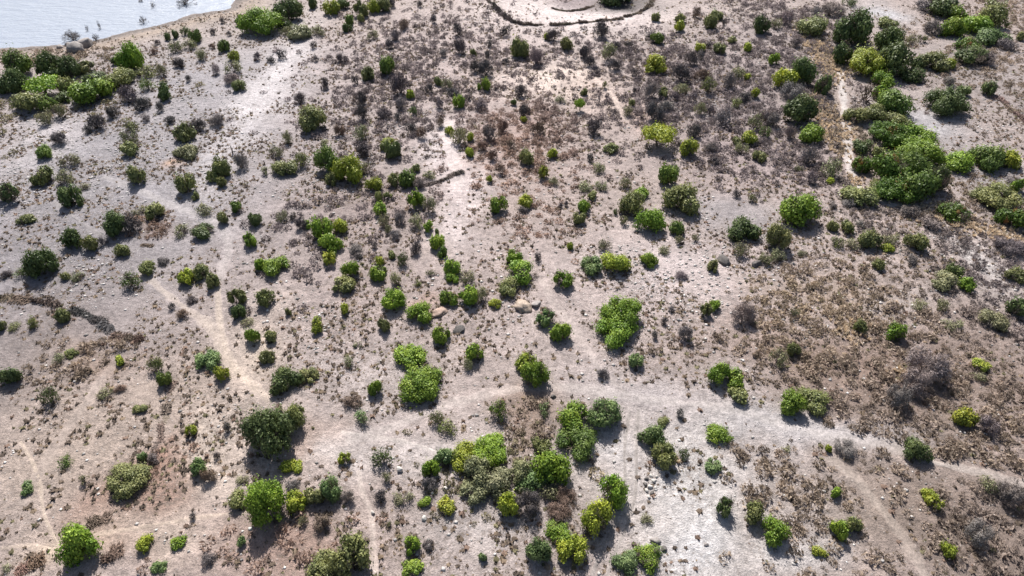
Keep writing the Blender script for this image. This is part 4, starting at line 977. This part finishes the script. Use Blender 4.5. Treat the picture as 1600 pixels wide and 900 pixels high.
# ------------------------------------------------------------------ labels that single out every plant
ZONES = [(100, 130, "in the lakeside thicket"), (290, 70, "near the lake shore"), (440, 25, "by the shore acacias"), (560, 20, "on the shore slope"), (900, 70, "below the fenced enclosure"), (680, 60, "left of the enclosure"),
         (1090, 60, "right of the enclosure"), (170, 190, "on the upper-left slope"), (310, 180, "on the grey hillside"), (450, 150, "by the bleached strip"), (600, 160, "among the charcoal shrubs"), (780, 210, "by the reddish scrub"), (900, 180, "on the orange soil"),
         (1080, 140, "in the purple scrub"), (1180, 200, "above the smooth flat"), (1250, 140, "beside the pale footpath"), (1280, 30, "above the pale footpath"), (1400, 110, "in the gully thicket"), (1530, 50, "in the upper-right corner"), (1420, 250, "by the gully crowns"),
         (1560, 300, "at the right edge"), (1280, 270, "left of the gully"), (1200, 340, "by the smooth flat"), (60, 300, "at the left edge"), (50, 420, "above the brush bank"), (200, 360, "on the left hillside"), (320, 330, "by the grey path"), (300, 440, "above the forked track"), (460, 260, "on the upper slope"),
         (560, 260, "below the charcoal shrubs"), (690, 320, "along the pale corridor"), (510, 380, "left of the corridor"), (600, 400, "beside the corridor foot"), (870, 320, "right of the corridor"), (1020, 320, "above the stony ground"), (650, 490, "left of the mounds"), (760, 460, "behind the mounds"), (880, 500, "right of the mounds"),
         (950, 410, "behind the stony ground"), (1100, 480, "on the stony ground"), (1350, 370, "on the stony rise"), (1490, 450, "on the pale sand"), (390, 500, "by the forked track"), (60, 510, "by the brush bank"), (200, 600, "on the dotted ground"), (340, 580, "left of the fork"), (450, 570, "right of the fork"), (570, 600, "on the whitish ground"), (660, 600, "above the cross track"), (900, 600, "by the cross track"),
         (1140, 600, "beside the long track"), (1240, 620, "right of the track"), (1400, 570, "in the brown scrub"), (1540, 600, "in the right-hand scrub"), (790, 740, "in the central thicket"), (620, 740, "left of the thicket"), (1020, 690, "by the wheel tracks"), (900, 650, "at the thicket top"), (430, 680, "by the dark giant"), (120, 740, "on the tan ground"), (250, 860, "near lower-left corner"),
         (430, 790, "on the reddish ground"), (540, 870, "at the bottom edge"), (680, 850, "below the thicket"), (900, 840, "beside the wheel tracks"), (1060, 850, "on the whitest ground"), (1150, 770, "on the pale clearing"), (1300, 800, "in the lower scrub"), (1480, 800, "in the lower-right scrub")]
def size_word(p):
    w = p["w"] if p["y"] > 0 else p["w"]
    return "tiny" if w < 13 else "small" if w < 20 else "medium" if w < 31 else "large" if w < 46 else "huge"
def noun(p): return {"acacia_tree": "tree", "leafy_bush": "bush", "thorn_bush": "thorn bush", "leafless_shrub": "bare shrub"}[p["name"]]
def shape(p):
    q = p["h"] / p["w"]
    return "upright" if q > 1.08 else "flat" if q < 0.68 else "round"
def look(p, with_shape=False): return f"{size_word(p)} {shape(p) + ' ' if with_shape else ''}{CWORD[p['c']]} {noun(p)}"
def rel(p, q):
    dx, dy = p["x"] - q["x"], p["y"] - q["y"]
    h = "left" if dx < 0 else "right"; v = "above" if dy < 0 else "below"
    if abs(dx) > 2.2 * abs(dy): return f"{h} of"
    if abs(dy) > 2.2 * abs(dx): return "above" if dy < 0 else "below"
    return f"{v}-{h} of"
used = set()
GROUPS = {"acacia_tree": "acacia trees with a trunk", "leafy_bush": "green leafy bushes on the plain", "thorn_bush": "olive and sage thorn bushes on the plain", "leafless_shrub": "leafless shrubs on the plain"}
for p in sorted(plants, key=lambda p: -p["w"]):
    zone = min(ZONES, key=lambda z: (z[0] - p["x"]) ** 2 + (1.3 * (z[1] - p["y"])) ** 2)[2]
    near = sorted((q for q in plants if q is not p), key=lambda q: math.hypot(q["x"] - p["x"], q["y"] - p["y"]) * (1.0 if q["w"] >= p["w"] else 1.5))[:8]
    out = None
    for ws in (True, False):
        for q in near:
            t = f"{look(p, ws)} {rel(p, q)} {look(q)}, {zone}"
            if t not in used and len(t.replace("-", "").split()) <= 16:
                out = t; break
        if out: break
    used.add(out)
    set_props(p["o"], out, p["cat"], GROUPS[p["name"]])
